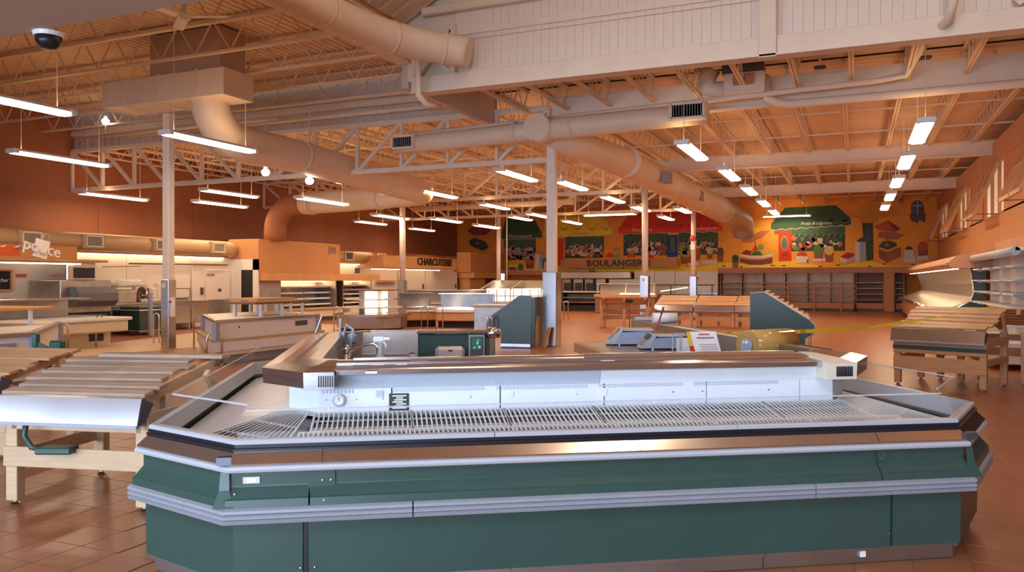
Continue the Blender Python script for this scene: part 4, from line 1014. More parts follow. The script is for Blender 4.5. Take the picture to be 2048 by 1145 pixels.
# bakery sign board over the ovens
bs = thing('bakery_sign', 'long orange sign board lettered BOULANGERIE over the ovens', 'sign', (0, 0, 0))
q0, q1 = onY(1121, 530, YM - .5), onY(1356, 530, YM - .5)
zt, zb = onY(1230, 519, YM - .5).z, onY(1230, 536, YM - .5).z
MB().bbox(q0.x, YM - .55, zb, q1.x, YM - .42, zt, .01).build('board', 'orange_wall', bs)
for k in range(4): MB().bar((q0.x + .3 + k * (q1.x - q0.x - .6) / 3, YM - .43, zt - .1), (q0.x + .3 + k * (q1.x - q0.x - .6) / 3, YM, zt - .1), .05).build('bracket', 'dark_grey', bs)
c_ = onY(1236, 527, YM - .6)
put_text('BOULANGERIE', .52, .02, 'letter_dark', bs, (c_.x, YM - .58, (zb + zt) / 2), (1, 0, 0), (0, 0, 1), spacing=1.05, bold=.012, width=onY(1299, 527, YM - .58).x - onY(1172, 527, YM - .58).x)
tl = struct(MB().box(XL, YM - 1.2, 1.93, -18.5 + 4.2, YM - .02, 2.22).build('trim_3', 'terra_wall'))

# ================================================================== BACK WALL FIXTURES
def box_thing(name, label, cat, parts, loc=(0, 0, 0), rz=0, group=None):
    t = thing(name, label, cat, loc, rz, group)
    for nm, m_, b in parts: MB().bbox(*b, .008).build(nm, m_, t)
    return t
# ovens and hood under the bakery sign
x0, x1 = onY(1122, 560, YM - 1.2).x, onY(1212, 560, YM - 1.2).x
ov = thing('bakery_oven', 'steel bakery ovens under a long hood below the bakery sign', 'oven')
MB().bbox(x0, YM - 1.4, 1.70, x1 + 1.5, YM - .1, 2.08, .02).build('hood', 'steel', ov)
n = 4
for k in range(n):
    a = x0 + (x1 - x0) * k / n
    MB().bbox(a + .05, YM - 1.1, 0, a + (x1 - x0) / n - .05, YM - .05, 1.68, .02).build('oven_body', 'steel' if k % 2 else 'steel_dull', ov)
    MB().bbox(a + .15, YM - 1.14, 1.0, a + .6, YM - 1.1, 1.45, .01).build('oven_door', 'dark_grey', ov)
    if k in (1, 3): MB().box(a - .12, YM - 1.12, .2, a + .05, YM - 1.05, 1.66).build('gap_strip', 'black', ov)
MB().bbox(x1 + .1, YM - 1.0, 1.0, x1 + 2.2, YM - .05, 1.68, .02).build('back_splash', 'steel', ov)
x0, x1 = onY(1268, 560, YM - .9).x, onY(1436, 560, YM - .9).x
co = thing('cold_room', 'white panelled cold room front with door under the red awning', 'cold room')
for k in range(4): MB().bbox(x0 + (x1 - x0) * k / 4 + .01, YM - .9, 0, x0 + (x1 - x0) * (k + 1) / 4 - .01, YM - .05, 2.12, .01).build('wall_panel', 'white_tile', co)
MB().bbox(x0 + 2.6, YM - .97, .05, x0 + 3.8, YM - .9, 1.85, .02).build('door', 'white_tile', co)
MB().box(x0 + 2.65, YM - 1.0, 1.1, x0 + 2.85, YM - .96, 1.16).build('handle', 'dark_grey', co)
MB().box(x0 + 3.4, YM - .98, 1.65, x0 + 3.7, YM - .965, 1.78).build('warning_label', 'ink_red', co)
for k in (0, 3): MB().box(x0 + (x1 - x0) * k / 4 + .05, YM - .93, .1, x0 + (x1 - x0) * (k + 1) / 4 - .05, YM - .905, .9).build('kick_guard', 'steel', co)
# terracotta bulkhead + open multideck shelves + pilaster, right part of the back wall
x0, x1 = onY(1436, 540, YM - 1.2).x, onY(1815, 540, YM - 1.2).x
struct(MB().box(x0, YM - 1.25, 1.98, x1 + 1.2, YM - .02, 2.28).build('trim_4', 'terra_wall'))
def multideck(label, x0, x1, y0, y1, h, shelves, back='steel_dull', shelf='steel_dull', base='terra_wall', bays=3, depth=None):
    back = 'brown_liner' if back == 'steel_dull' else back; shelf = 'brown_liner' if shelf == 'steel_dull' else shelf
    t = thing('wall_shelf_case', label, 'shelf case', (0, 0, 0))
    for k in range(bays):
        a, b = x0 + (x1 - x0) * k / bays, x0 + (x1 - x0) * (k + 1) / bays
        MB().box(a + .01, y1 - .06, .3, b - .01, y1, h).build('back_panel', back, t)
        for z, d in shelves: MB().bbox(a + .02, y1 - d, z, b - .02, y1 - .05, z + .04, .005).build('shelf', shelf, t)
        MB().box(a - .02, y1 - .7, .3, a + .02, y1, h).build('divider', 'terra_wall', t)
    MB().box(x1 - .03, y1 - .7, .3, x1 + .03, y1, h).build('divider', 'terra_wall', t)
    MB().bbox(x0, y0, .12, x1, y1, .42, .02).build('base', base, t)
    MB().box(x0 + .05, y0 + .08, 0, x1 - .05, y1, .12).build('kick', 'black', t)
    return t
xa, xb = onY(1440, 560, YM - .9).x, onY(1708, 560, YM - .9).x
mdx = multideck('long brown-backed open wall case with wood rails under the fruit stand mural', xa, xb, YM - 1.5, YM - .05, 1.98, [(.8, .7), (1.15, .6), (1.45, .5)], bays=6)
xc0, xc1 = onY(1525, 570, YM - 1.5).x, onY(1682, 570, YM - 1.5).x
wr_ = thing('wood_rail_rack', 'low wooden rail rack standing before the long wall case', 'rack')
for z in (1.42, 1.22, .95, .7): MB().bbox(xc0, YM - 1.62, z, xc1, YM - 1.55, z + .06, .006).build('rail', 'terra_wall', wr_)
for k in range(4): MB().bbox(xc0 + (xc1 - xc0) * k / 3 - .04, YM - 1.64, 0, xc0 + (xc1 - xc0) * k / 3 + .04, YM - 1.54, 1.5, .006).build('post', 'terra_wall', wr_)
for z in (.75, 1.05, 1.3): MB().bar((xc1, YM - 1.6, z + .03), (xc1 + .75, YM - 1.6, z - .08 if z < 1 else z), .06, .05).build('arm', 'wood', wr_)
MB().bar((xc0, YM - 1.6, 1.25), (xc0 - .5, YM - 1.6, 1.2), .06, .05).build('arm', 'wood', wr_)
xd, xe = onY(1712, 570, YM - .9).x, onY(1768, 570, YM - .9).x
multideck('narrow dark recessed shelf bay left of the orange pilaster', xd, xe, YM - .95, YM - .05, 1.98, [(.55, .6), (.85, .6), (1.15, .6), (1.45, .6)], back='wood_dark', bays=1)
tag(MB().bbox(onY(1768, 570, YM - 1.2).x, YM - 1.25, 0, onY(1789, 570, YM - 1.2).x, YM - .05, 1.98, .01).build('pilaster', 'orange_wall'), 'plain orange pilaster at the right end of the back wall', 'pilaster')
multideck('sliver of dark shelf bay right of the orange pilaster', onY(1791, 570, YM - .9).x, onY(1808, 570, YM - .9).x, YM - .95, YM - .05, 1.98, [(.55, .6), (.85, .6), (1.15, .6), (1.45, .6)], back='wood_dark', bays=1)

# ================================================================== RIGHT WALL: soffit, shuttered windows, cases
ws = struct(MB().box(XR, 2.0, 2.5, 7.0, YM - 1.3, 3.55).build('wall_right_lower', 'orange_wall'))
SH = [41.6, 34.6, 27.6, 20.6, 13.6]
mb = MB().box(XR, 2, 5.05, XR + .3, YM - 1.3, 5.66)
edges = [YM - 1.3] + sum([[y + 2.0, y - 2.0] for y in SH], []) + [2.0]
for a, b in zip(edges[::2], edges[1::2]):
    if a > b: mb.box(XR, b, 3.5, XR + .3, a, 5.06)
struct(mb.build('wall_right_upper', 'orange_wall'))
struct(MB().box(XR - .02, 2, 5.0, XR + .02, YM - 1.3, 5.68).build('trim_5', 'terra_wall'))
for k, y in enumerate(SH):
    w = struct(MB().box(XR + .14, y - 2.0, 3.5, XR + .18, y + 2.0, 5.06).build('window_%d' % (7 + k), 'glowing_pane'))
    for dy in (-2.0, -.7, .6, 1.94): MB().box(XR + .05, y + dy, 3.5, XR + .16, y + dy + .06, 5.06).build('mullion', 'orange_wall', w)
    nm = ('farthest', 'second farthest', 'middle', 'second nearest', 'nearest')[k]
    t = thing('shutter', nm + ' tan louvred shutter propped open over the right wall windows', 'shutter', (XR - .02, y, 5.02), 0, 'propped louvred shutters')
    sx, W, H_ = -.62, 2.7, 1.55
    def sp(yy, s_, off=0): return (sx * s_ - off * .93, yy, -H_ * s_)
    for yy in (-W/2, -.06, W/2): MB().bar(sp(yy, 0), sp(yy, 1), .09, .05, (0, 1, 0)).build('stile', 'wood', t)
    for s_ in (.02, .5, .98): MB().bar(sp(-W/2, s_), sp(W/2, s_), .05, .09).build('rail', 'wood', t)
    mb = MB()
    for j in range(22):
        s_ = .05 + .9 * j / 21
        if abs(s_ - .5) < .03: continue
        mb.bar(sp(-W/2 + .05, s_), sp(W/2 - .05, s_), .05, .012, (.7, 0, .7))
    mb.build('louvres', 'wood', t)['kind'] = 'stuff'
    for yy in (-W/2, W/2): MB().bar(sp(yy, .98), (0, yy, -H_ * .98), .025).build('prop_rod', 'dark_grey', t)
# produce wall case with steel interior and canopy
pc = thing('produce_wall_case', 'steel lined produce case with sloping deck and brown canopy on the right', 'display case')
Y0, Y1 = 22.8, 41.0
for k in range(6):
    a, b = Y0 + (Y1 - Y0) * k / 6, Y0 + (Y1 - Y0) * (k + 1) / 6
    MB().prism([(1.95, a + .01, .80), (1.95, a + .01, .74), (2.85, a + .01, 1.10), (2.85, a + .01, 1.16)], (0, b - a - .02, 0)).build('deck', 'case_liner', pc)
    MB().prism([(2.85, a + .01, 1.10), (2.80, a + .01, 1.5), (2.62, a + .01, 1.93), (3.0, a + .01, 1.93), (3.0, a + .01, 1.10)], (0, b - a - .02, 0)).build('back_liner', 'case_liner', pc)
    MB().box(2.05, a + .02, .15, 2.9, b - .02, .74).build('front_panel', 'terra_wall', pc)
MB().box(2.36, Y0 + .2, 1.883, 2.44, Y1 - .2, 1.9).build('canopy_light', 'strip_light', pc)
MB().tube([(1.93, Y0, .80), (1.93, Y1, .80)], .06, 10).build('nose_rail', 'chrome', pc, True)
MB().box(2.2, Y0, 0, 2.9, Y1, .15).build('kick', 'black', pc)
MB().prism([(2.15, Y0 - .8, 1.93), (2.1, Y0 - .8, 2.03), (2.3, Y0 - .8, 2.2), (3.81, Y0 - .8, 2.52), (3.81, Y0 - .8, 1.9), (2.3, Y0 - .8, 1.9)], (0, Y1 - Y0 + 3.2, 0)).build('canopy', 'terra_wall', pc)
MB().tube([(2.1, Y0 - .5, 2.0), (2.1, Y1 - 6, 2.0)], .025, 8).build('canopy_strip', 'wood_frame', pc, True)
MB().prism([(2.0, Y0 - .12, 0), (1.9, Y0 - .12, .6), (1.9, Y0 - .12, .83), (2.4, Y0 - .12, .92), (2.66, Y0 - .12, 1.08), (2.74, Y0 - .12, 1.3), (2.68, Y0 - .12, 1.95), (3.0, Y0 - .12, 1.95), (3.0, Y0 - .12, 0)], (0, .12, 0)).build('end_panel', 'green', pc)
MB().tube([(1.9, Y0 - .13, .83), (2.4, Y0 - .13, .92), (2.66, Y0 - .13, 1.08), (2.74, Y0 - .13, 1.3), (2.68, Y0 - .13, 1.93)], .02, 8).build('end_bead', 'chrome', pc, True)
wc_ = thing('wall_shelf_case', 'tall white multideck shelf case at the right edge', 'shelf case')
Y0, Y1 = 16.4, 22.4
for k in range(4):
    a, b = Y0 + 1.5 * k, Y0 + 1.5 * k + 1.5
    MB().box(3.05, a + .01, .4, 3.1, b - .01, 2.15).build('back_panel', 'white_case', wc_)
    for z, d in ((.75, .6), (1.08, .5), (1.32, .45), (1.58, .45), (1.84, .4)): MB().bbox(3.05 - d, a + .25, z, 3.07, b - .25, z + .03, .004).build('shelf', 'pale_deck', wc_)
    for z in (1.1, 1.35, 1.6, 1.86): MB().bar((2.62, a + .2, z - .03), (3.05, a + .2, z), .02, .05).build('bracket', 'mid_grey', wc_)
MB().bbox(2.2, Y0, .1, 3.08, Y1, .5, .02).build('base', 'white_case', wc_)
MB().tube([(2.62, Y0, 2.12), (2.62, Y1 + .05, 2.12)], .08, 12).build('canopy_roll', 'pale_bumper', wc_, True)
MB().box(2.62, Y0, 2.13, 3.1, Y1, 2.19).build('canopy', 'pale_deck', wc_)
struct(MB().box(3.1, 2.0, 2.19, XR, 22.0, 2.5).build('trim_6', 'terra_wall'))

# ================================================================== SLATTED WOOD TABLES
def slat_table(label, loc, rz, L=2.4, W=1.0, zf=.76, zr=1.0, n=6, slat='wood', frame='wood_frame', strip=False, panel=True, ragged=.0, back=False, seed=1, crate_rail=True, sh=0.0):
    rnd = random.Random(seed)
    t = thing('slat_table', label, 'table', loc, rz, 'slatted produce tables')
    sw = W / n * (.62 if slat == 'wood_grey' else .8)
    a = math.atan2(zr - zf, W)
    for k in range(n):
        y = (k + .15) * W / n; z = zf + (zr - zf) * (k + .15) / n
        dx = rnd.uniform(-ragged, ragged) + sh * k; dz = rnd.uniform(-.012, .012)
        c0, c1 = Vector((dx + rnd.uniform(-.02, .02), y, z + .02)), Vector((L + dx, y, z + .02 + dz))
        o = MB().bbox(0, 0, 0, (c1 - c0).length, sw, .026, .004).build('slat', slat, t)
        o.location = c0; o.rotation_euler = (a, -math.asin((c1.z - c0.z) / (c1 - c0).length), 0)
    for x in (.12, L / 2, L - .12): MB().bar((x, 0, zf - .02), (x, W, zr - .02), .05, .08).build('bearer', frame, t)
    if panel:
        p0 = MB().prism([(0, -.10, zf - .15), (0, -.05, zf + .03), (0, .0, zf + .035), (0, -.085, zf - .152)], (L, 0, 0)).build('steel_front', 'steel_smooth', t)
        for x in (-.004, L): MB().prism([(x, -.10, zf - .15), (x, -.05, zf + .03), (x, .08, zf - .02), (x, .0, zf - .12)], (.004, 0, 0)).build('panel_end', 'dark_grey', p0)
        MB().bar((0, -.095, zf - .155), (L, -.095, zf - .155), .025, .02).build('lower_lip', 'bluegrey', p0)
    for x in (.05, L - .05):
        for y, h in ((.06, zf - .06), (W - .06, zf - .02)):
            MB().bbox(x - .045, y - .04, .035, x + .045, y + .04, h, .004).build('leg', frame, t)
            MB().lathe([(.03, 0), (.035, .01), (.012, .02), (.01, .04)], (x, y, 0), 10).build('leveller', 'chrome', t)
    MB().bbox(L/2 - .045, W - .1, .035, L/2 + .045, W - .02, zf - .1, .004).build('leg', frame, t)
    lo = .12 if strip else 0
    MB().bbox(0, -.0, zf - .48 - lo, L, .02, zf - .34 - lo * .4, .004).build('front_board', frame, t)
    MB().bbox(.05 - lo * .4, .02 - lo * .15, zf - .22 - lo, L - .05 + lo * .4, .04, zf - .12, .004).build('upper_board', frame, t)
    for x in (0.0, L - .03):
        MB().bbox(x, .02, zf - .48, x + .03, W, zf - .38, .004).build('side_board', frame, t)
        MB().bbox(x, .02, zf - .2, x + .03, W, zf - .08, .004).build('side_board', frame, t)
        MB().bar((x + .015, W - .06, zf - .12), (x + .015, W - .25, zr - .05), .035, .06).build('brace', frame, t)
    if strip: MB().bbox(.0, -.016, zf - .28, L, .010, zf - .225, .002).build('green_strip', 'green_dark', t)
    return t
# near left
RZ1 = TH - math.radians(10)
def at_right_end(xc, yc, L, rz):
    x, y = c2w(xc, yc); return (x - L * math.cos(rz), y - L * math.sin(rz), 0)
slat_table('large weathered slatted table with bright steel front at the left edge', at_right_end(-2.50, 5.42, 1.12, RZ1), RZ1, 1.12, 1.02, .765, .93, 6, 'wood_grey', 'wood_frame', ragged=.05, seed=3, sh=-.04)
slat_table('slatted wooden table half out of frame behind the large left one', at_right_end(-4.5, 7.05, 2.2, RZ1), RZ1, 2.2, .95, .72, .88, 6, 'wood', 'wood_frame', ragged=.06, seed=5)
tag(MB().bbox(0, 0, 0, 1.1, .14, .03, .004).build('loose_plank', 'wood_grey'), 'loose grey plank lying along the ridge of the large left table', 'plank')
o = bpy.context.scene.objects['loose_plank']; q = c2w(-3.42, 6.55); o.location = (q[0], q[1], .965); o.rotation_euler = (0, 0, RZ1 + .02)
# right pair, back to back
RZ2 = TH - math.radians(47)
p = c2w(5.86, 12.2)
slat_table('slatted wood table with pale steel front and green strip on the right', (p[0], p[1], 0), RZ2, 1.28, 1.05, .84, 1.14, 6, 'wood', 'wood', True, seed=8, ragged=.03)
q = Vector((p[0], p[1], 0)) + Matrix.Rotation(RZ2, 3, 'Z') @ Vector((1.5, 2.2, 0))
slat_table('slatted wood table backing onto the right one, cut by the frame edge', q, RZ2 + math.pi, 1.28, 1.05, .84, 1.14, 6, 'wood', 'wood', False, False, seed=9, ragged=.03)
# middle group
YT = 27.0
for k, (u, nm) in enumerate(((1310, 'leftmost of three slatted tables in the steel-fronted middle row'), (1389, 'middle slatted table of the steel-fronted middle row'), (1470, 'right slatted table of the middle row, beside the green end panel'))):
    x = onY(u, 600, YT).x
    slat_table(nm, (x, YT, 0), 0, 1.30, 1.0, .72, 1.03, 5, 'wood', 'terra_wall' if False else 'wood', seed=20 + k, ragged=.0)
p = onZ(1302, 655, 0)
slat_table('slatted table turned away, next to the dark stand, left of the middle row', (p.x, p.y, 0), math.pi + .15, 1.62, .9, .74, 1.0, 5, 'wood', 'wood', False, False, seed=31, ragged=.02)
st = thing('scale_stand', 'thin dark post stand with a black head among the slatted tables', 'stand', onZ(1259, 671, 0))
MB().lathe([(.17, 0), (.17, .015), (.02, .03)], n=16).build('foot', 'dark_grey', st)
MB().cyl((0, 0, .02), (0, 0, .98), .014, n=8).build('post', 'dark_grey', st)
MB().bbox(-.11, -.06, .95, .1, .06, 1.05, .03).build('head', 'black_matte', st)

# green end cases
def end_case(label, loc, rz, prof, depth, face='green', slats=0, extra=None):
    t = thing('end_panel_case', label, 'display case', loc, rz)
    MB().prism([(x, 0, z) for x, z in prof], (0, .06, 0)).build('end_panel', face, t)
    xs = [x for x, z in prof]; 
    n = len(prof)
    inner = [(x * .97 + .01, z * .97 + .005) for x, z in prof]
    MB().prism([(x, .06, z) for x, z in inner], (0, depth - .06, 0)).build('body', 'green_dark', t)
    return t
p = onZ(1062, 697, 0)
t = end_case('dark green sloped end case beside the near square column', p, 0.12, [(0, 0), (0, 1.22), (-.28, 1.22), (-1.0, .72), (-1.05, .62), (-1.04, .5), (-.74, .36), (-.74, 0)], 1.1)
MB().tube([(-.02, 0, 1.23), (-.28, 0, 1.235), (-1.0, 0, .735), (-1.06, 0, .62), (-1.05, 0, .49)], .014, 8).build('edge_bead', 'pale_bumper', t, True)
MB().bbox(-.75, -.02, .02, -.01, .02, .10, .005).build('kick_rail', 'steel', t)
MB().box(-.74, -.004, .358, 0, .0, .366).build('seam', 'black', t)
MB().prism([(0, .35, 0), (0, .4, .5), (0, .55, .75), (0, .8, .7), (0, .85, 0)], (.02, 0, 0)).build('torn_patch', 'wood_frame', t)
o = thing('timber_offcut', 'short orange timber leaning against the steel-wrapped column foot', 'plank', onZ(1088, 695, 0), TH)
MB().bar((0, 0, 0), (.14, .1, .46), .09, .03).build('board', 'wood_orange', o)
MB().bar((-.02, .02, 0), (.10, .14, .40), .05, .03).build('batten', 'wood', o)
GX, GY = c2w((1500 - 1024) / F * 15.2, 15.2)
t = end_case('dark green sloped end panel case in the middle right, behind the island', (GX, GY, 0), 0.1, [(0, 0), (0, 1.34), (.26, 1.36), (1.08, .84), (1.16, .74), (1.12, .58), (.98, .5), (.98, 0)], 2.2)
MB().tube([(0, 0, 1.35), (.26, 0, 1.37), (1.08, 0, .85), (1.17, 0, .74), (1.13, 0, .57), (1.04, 0, .52), (1.05, 0, .4), (.9, 0, .3)], .016, 8).build('edge_bead', 'pale_bumper', t, True)
MB().prism([(.27, .03, 1.38), (1.08, .03, .87), (1.10, .6, .87), (.29, .6, 1.38)], (.0, 0, -.02)).build('white_flange', 'paper', t)
for k in range(9):
    x = .30 + .095 * k; MB().bar((x, .65, 1.37 - .061 * k), (x + .05, 2.2, 1.37 - .061 * k), .075, .03).build('slat', 'wood', t)

# guard rails (bent tubes)
rail_n = [0]
def guard(label, u, v, w=.0, h=.75, rz=0, span=.12, one=False, mt='steel'):
    p = onZ(u, v, 0)
    t = thing('guard_rail', label, 'rail', p, rz, 'bent tube guard rails')
    path = [(0, 0, 0), (0, 0, h - .06), (.02, 0, h - .02), (.06, 0, h), (span - .06, 0, h), (span - .02, 0, h - .02), (span, 0, h - .06), (span, 0, 0 if not one else h - .1)]
    MB().tube(path, .019, 10).build('hoop', mt, t, True)
    for x in ([0] if one else [0, span]): MB().cyl((x, 0, 0), (x, 0, .01), .04, n=12).build('floor_plate', mt, t)
guard('hook-topped guard rail left of the steel cabinets', 192, 695, span=.16, rz=TH, one=True)
guard('hoop guard rail in the beige aisle left of the slim column', 307, 686, span=.14, rz=TH)
guard('hoop guard rail behind the near chest case', 388, 698, span=.2, rz=TH)
guard('twin guard posts at the front corner of the near chest case', 414, 731, span=.26, rz=TH + .4, h=.58)
guard('guard rail left of the green tool stand', 118, 725, span=.18, rz=TH)
guard('guard hoop at the right end of the near chest case', 630, 690, span=.14, rz=TH)
guard('guard hoop before the tiered octagon stand', 668, 668, span=.16, rz=TH, h=.8)
guard('guard hoop left of the green sloped end case', 974, 697, span=.12, rz=TH, h=.74)
guard('guard hoop in front of the charcuterie case, left one', 843, 660, span=.2, rz=TH)
guard('guard hoop in front of the charcuterie case, right one', 872, 660, span=.22, rz=TH)
guard('twin guard hoop right of the middle green end panel', 1610, 697, span=.16, rz=TH + .3, h=.7)
guard('small guard hoop just right of the steel-wrapped square column', 1128, 645, span=.16, rz=TH, h=.8)

# caution tape from the island to the right table
tp = thing('caution_tape', 'yellow caution tape strung from the island to the right slatted table', 'tape')
pa, pb = iw(4.0, 4.2, 1.02), Vector((*c2w(7.35, 12.1), 1.20))
n = 24; vs = []
for k in range(n + 1):
    a = k / n; c = pa.lerp(pb, a); c.z -= .12 * math.sin(math.pi * a); tw = math.sin(a * 9) * .5 + (.9 if a > .5 else .1)
    hh = .024; vs += [(c.x, c.y - math.sin(tw) * hh, c.z - math.cos(tw) * hh), (c.x, c.y + math.sin(tw) * hh, c.z + math.cos(tw) * hh)]
MB().add(vs, [(2*k, 2*k + 2, 2*k + 3, 2*k + 1) for k in range(n)]).build('ribbon', 'tape_yellow', tp)
d_ = (pb - pa).normalized()
for a, s in ((.10, 'V30'), (.30, 'V30')):
    c = pa.lerp(pb, a); c.z -= .12 * math.sin(math.pi * a)
    put_text(s, .055, .0006, 'ink', tp, c + Vector((.01, -.03, 0)), d_, (0, 0, 1), 'tape_text')

# ================================================================== LEFT SIDE: counters and signs
def case_box(poly, z0, z1, name, m_, t): return MB().plan(poly, z0, z1).build(name, m_, t)
def inset(poly, d):
    c = Vector((sum(p[0] for p in poly) / len(poly), sum(p[1] for p in poly) / len(poly)))
    return [tuple(c + (Vector(p) - c) * (1 - d / (Vector(p) - c).length)) for p in poly]
def chest(label, poly):
    t = thing('chest_case', label, 'display case')
    case_box(inset(poly, .05), 0, .16, 'base', 'mid_grey', t)
    case_box(inset(poly, -.06), .16, .24, 'skirt', 'cream_case', t)
    case_box(inset(poly, -.10), .24, .43, 'lower_body', 'white_case', t)
    case_box(inset(poly, -.12), .43, .47, 'ledge', 'wood_frame', t)
    case_box(inset(poly, .06), .47, .79, 'upper_body', 'white_paint', t)
    case_box(inset(poly, .0), .79, .84, 'rim', 'steel', t)
    case_box(inset(poly, .12), .84, .845, 'well', 'white_paint', t)
    n = len(poly)
    for k in range(n):
        p, q = Vector(poly[k]), Vector(inset(poly, .05)[k])
        MB().box(q.x - .05, q.y - .05, .2, q.x + .05, q.y + .05, .80).build('corner_post', 'bluegrey', t)
    return t
c1 = chest('white low chest case at the left edge behind the slatted tables', [(-10.98, 3.5), (-10.98, 7.9), (-13.5, 10.2), (-14.5, 10.2), (-14.5, 3.5)])
c2 = chest('white low chest case in the middle left with wooden top shelf', [(-11.05, 11.5), (-11.05, 14.7), (-12.3, 15.6), (-13.35, 15.6), (-13.35, 13.5)])
MB().box(-11.13, 11.95, .66, -11.08, 12.2, .70).build('vent_slot', 'black', c2)
MB().box(-11.13, 13.9, .62, -11.08, 14.3, .72).build('maker_plate', 'dark_grey', c2)
MB().box(-11.06, 7.2, .55, -11.0, 7.6, .70).build('control_plate', 'bluegrey', c1)
def shelf(label, x0, y0, x1, y1, z, base, m_):
    t = thing('raised_shelf', label, 'shelf')
    MB().bbox(x0, y0, z, x1, y1, z + .05, .008).build('board', m_, t)
    for a, b in ((.08, .12), (.08, .5), (.08, .88), (.92, .12), (.92, .5), (.92, .88)):
        x, y = x0 + (x1 - x0) * a, y0 + (y1 - y0) * b
        MB().box(x - .025, y - .025, base, x + .025, y + .025, z).build('post', 'white_paint', t)
shelf('dark wood raised shelf on white posts over the middle chest case', -12.1, 12.9, -11.3, 14.7, 1.10, .845, 'wood_dark')
shelf('orange wood raised shelf on white posts at the back of the middle chest case', -13.2, 14.1, -12.3, 15.5, 1.14, .845, 'wood_orange')
shelf('orange wood raised shelf on white posts over the left chest case', -13.9, 6.4, -12.6, 9.4, 1.10, .845, 'wood_orange')
# green tool stand
p = Vector((*c2w((97 - 1024) / F * 9.5, 9.5), 0))
g = thing('bag_stand', 'dark green steel bag holder stand behind the left slatted table', 'stand', p, TH)
MB().bbox(-.03, -.03, 0, .03, .03, .80, .006).build('post', 'green_tool', g)
MB().bar((0, 0, .76), (-.15, 0, .83), .05, .07).build('arm', 'green_tool', g)
MB().bbox(-.18, -.04, .80, -.12, .04, .96, .01).build('hook_plate', 'green_tool', g)
MB().bbox(.03, -.06, .76, .19, .06, .88, .02).build('bracket', 'green_tool', g)
MB().tube([(-.02, 0, .3), (-.2, -.05, .34), (-.26, -.05, .28), (-.3, -.05, .18)], .02, 8).build('side_hook', 'green_tool', g)
h = thing('hook_bracket', 'dark green bracket hanging under the steel front of the left table', 'bracket', (*c2w(-3.25, 5.5), 0), TH)
MB().tube([(-.12, 0, .6), (-.13, 0, .52), (-.08, 0, .44), (-.02, 0, .43)], .02, 8).build('hook', 'green_dark', h, True)
MB().bbox(-.03, -.06, .40, .22, .06, .45, .01).build('foot_plate', 'green_dark', h)

# service case on the left, oven, steel cabinets
sv = thing('service_case', 'cream service case with slanted glass in front of the rotisserie', 'display case')
MB().box(-18.3, 9.0, 0, -16.9, 14.1, .35).build('plinth', 'cream_case', sv)
MB().bbox(-18.5, 8.8, .35, -16.5, 14.3, .62, .03).build('nose_body', 'cream_case', sv)
MB().bbox(-18.5, 8.8, .62, -16.42, 14.35, .70, .02).build('rim', 'white_case', sv)
MB().prism([(-17.0, 8.9, .70), (-17.6, 8.9, 1.13), (-17.64, 8.9, 1.13), (-17.04, 8.9, .70)], (0, 5.2, 0)).build('front_glass', 'glass', sv)
MB().bbox(-18.5, 8.9, 1.13, -17.55, 14.1, 1.17, .01).build('top_shelf', 'steel_smooth', sv)
MB().box(-18.5, 8.9, .7, -18.4, 14.1, 1.13).build('back_door', 'steel_dull', sv)
MB().box(-16.97, 13.5, .12, -16.89, 13.9, .3).build('vent', 'black', sv)
ro_ = thing('rotisserie_oven', 'steel rotisserie oven with bulging grey drum door by the left wall', 'oven')
MB().bbox(-20.8, 14.75, .70, -19.55, 16.35, 1.60, .02).build('body', 'steel_dull', ro_)
MB().prism([(-19.55, 15.0, 1.42), (-19.3, 15.0, 1.42), (-19.15, 15.0, 1.25), (-19.15, 15.0, 1.03), (-19.3, 15.0, .88), (-19.55, 15.0, .88)], (0, 1.25, 0)).build('drum_door', 'drum_grey', ro_)
MB().bbox(-20.75, 14.85, .0, -19.65, 16.3, .68, .02).build('stand', 'dark_steel', ro_)
MB().bbox(-20.6, 15.1, 1.60, -19.75, 16.0, 2.12, .02).build('vent_hood', 'steel', ro_)
MB().box(-19.76, 15.3, 1.66, -19.735, 15.95, 1.95).build('vent_opening', 'black', ro_)
MB().bar((-19.6, 16.1, 1.98), (-19.6, 17.4, 2.02), .03).build('lamp_bar', 'wood', ro_)
def cabinet_run(label, x, y0, y1, n, z=.92):
    t = thing('steel_cabinet', label, 'cabinet')
    MB().bbox(XL + .05, y0, z - .06, x + .03, y1, z, .008).build('worktop', 'steel_smooth', t)
    for k in range(n):
        a, b = y0 + (y1 - y0) * k / n, y0 + (y1 - y0) * (k + 1) / n
        MB().box(XL + .05, a + .01, .2, x - .03, b - .01, z - .06).build('carcass', 'steel_dull', t)
        dd = MB().bbox(x - .03, a + .04, .22, x, b - .04, z - .1, .006).build('door', 'steel', t)
        MB().box(x, b - .16, .62, x + .02, b - .1, .72).build('handle', 'steel_smooth', dd)
    for k in range(n + 1):
        y = y0 + .08 + (y1 - y0 - .16) * k / n; MB().cyl((x - .1, y, 0), (x - .1, y, .2), .025, n=8).build('leg', 'steel_smooth', t)
cabinet_run('steel cabinet run with worktop under the kitchen machines, left wall', -20.0, 16.7, 18.95, 3)
cabinet_run('steel cabinet run below the framed white panel, near the cold room door', -20.0, 19.0, 20.55, 2)
gc = thing('waste_trolley', 'dark green grey trolley cabinet before the rotisserie', 'cart', onZ(232, 668, 0) + Vector((1.0, .15, 0)), 0)
MB().bbox(-.5, -.45, .12, .3, .45, .84, .02).build('body', 'green_dark', gc)
MB().bbox(-.55, -.5, .70, .36, .5, .74, .01).build('shelf', 'steel_dull', gc)
MB().bbox(-.5, -.5, .1, .34, .5, .14, .01).build('base', 'steel_dull', gc)
for y in (-.4, .4): MB().cyl((.2, y, 0), (.2, y, .12), .04, n=10).build('caster', 'dark_grey', gc)
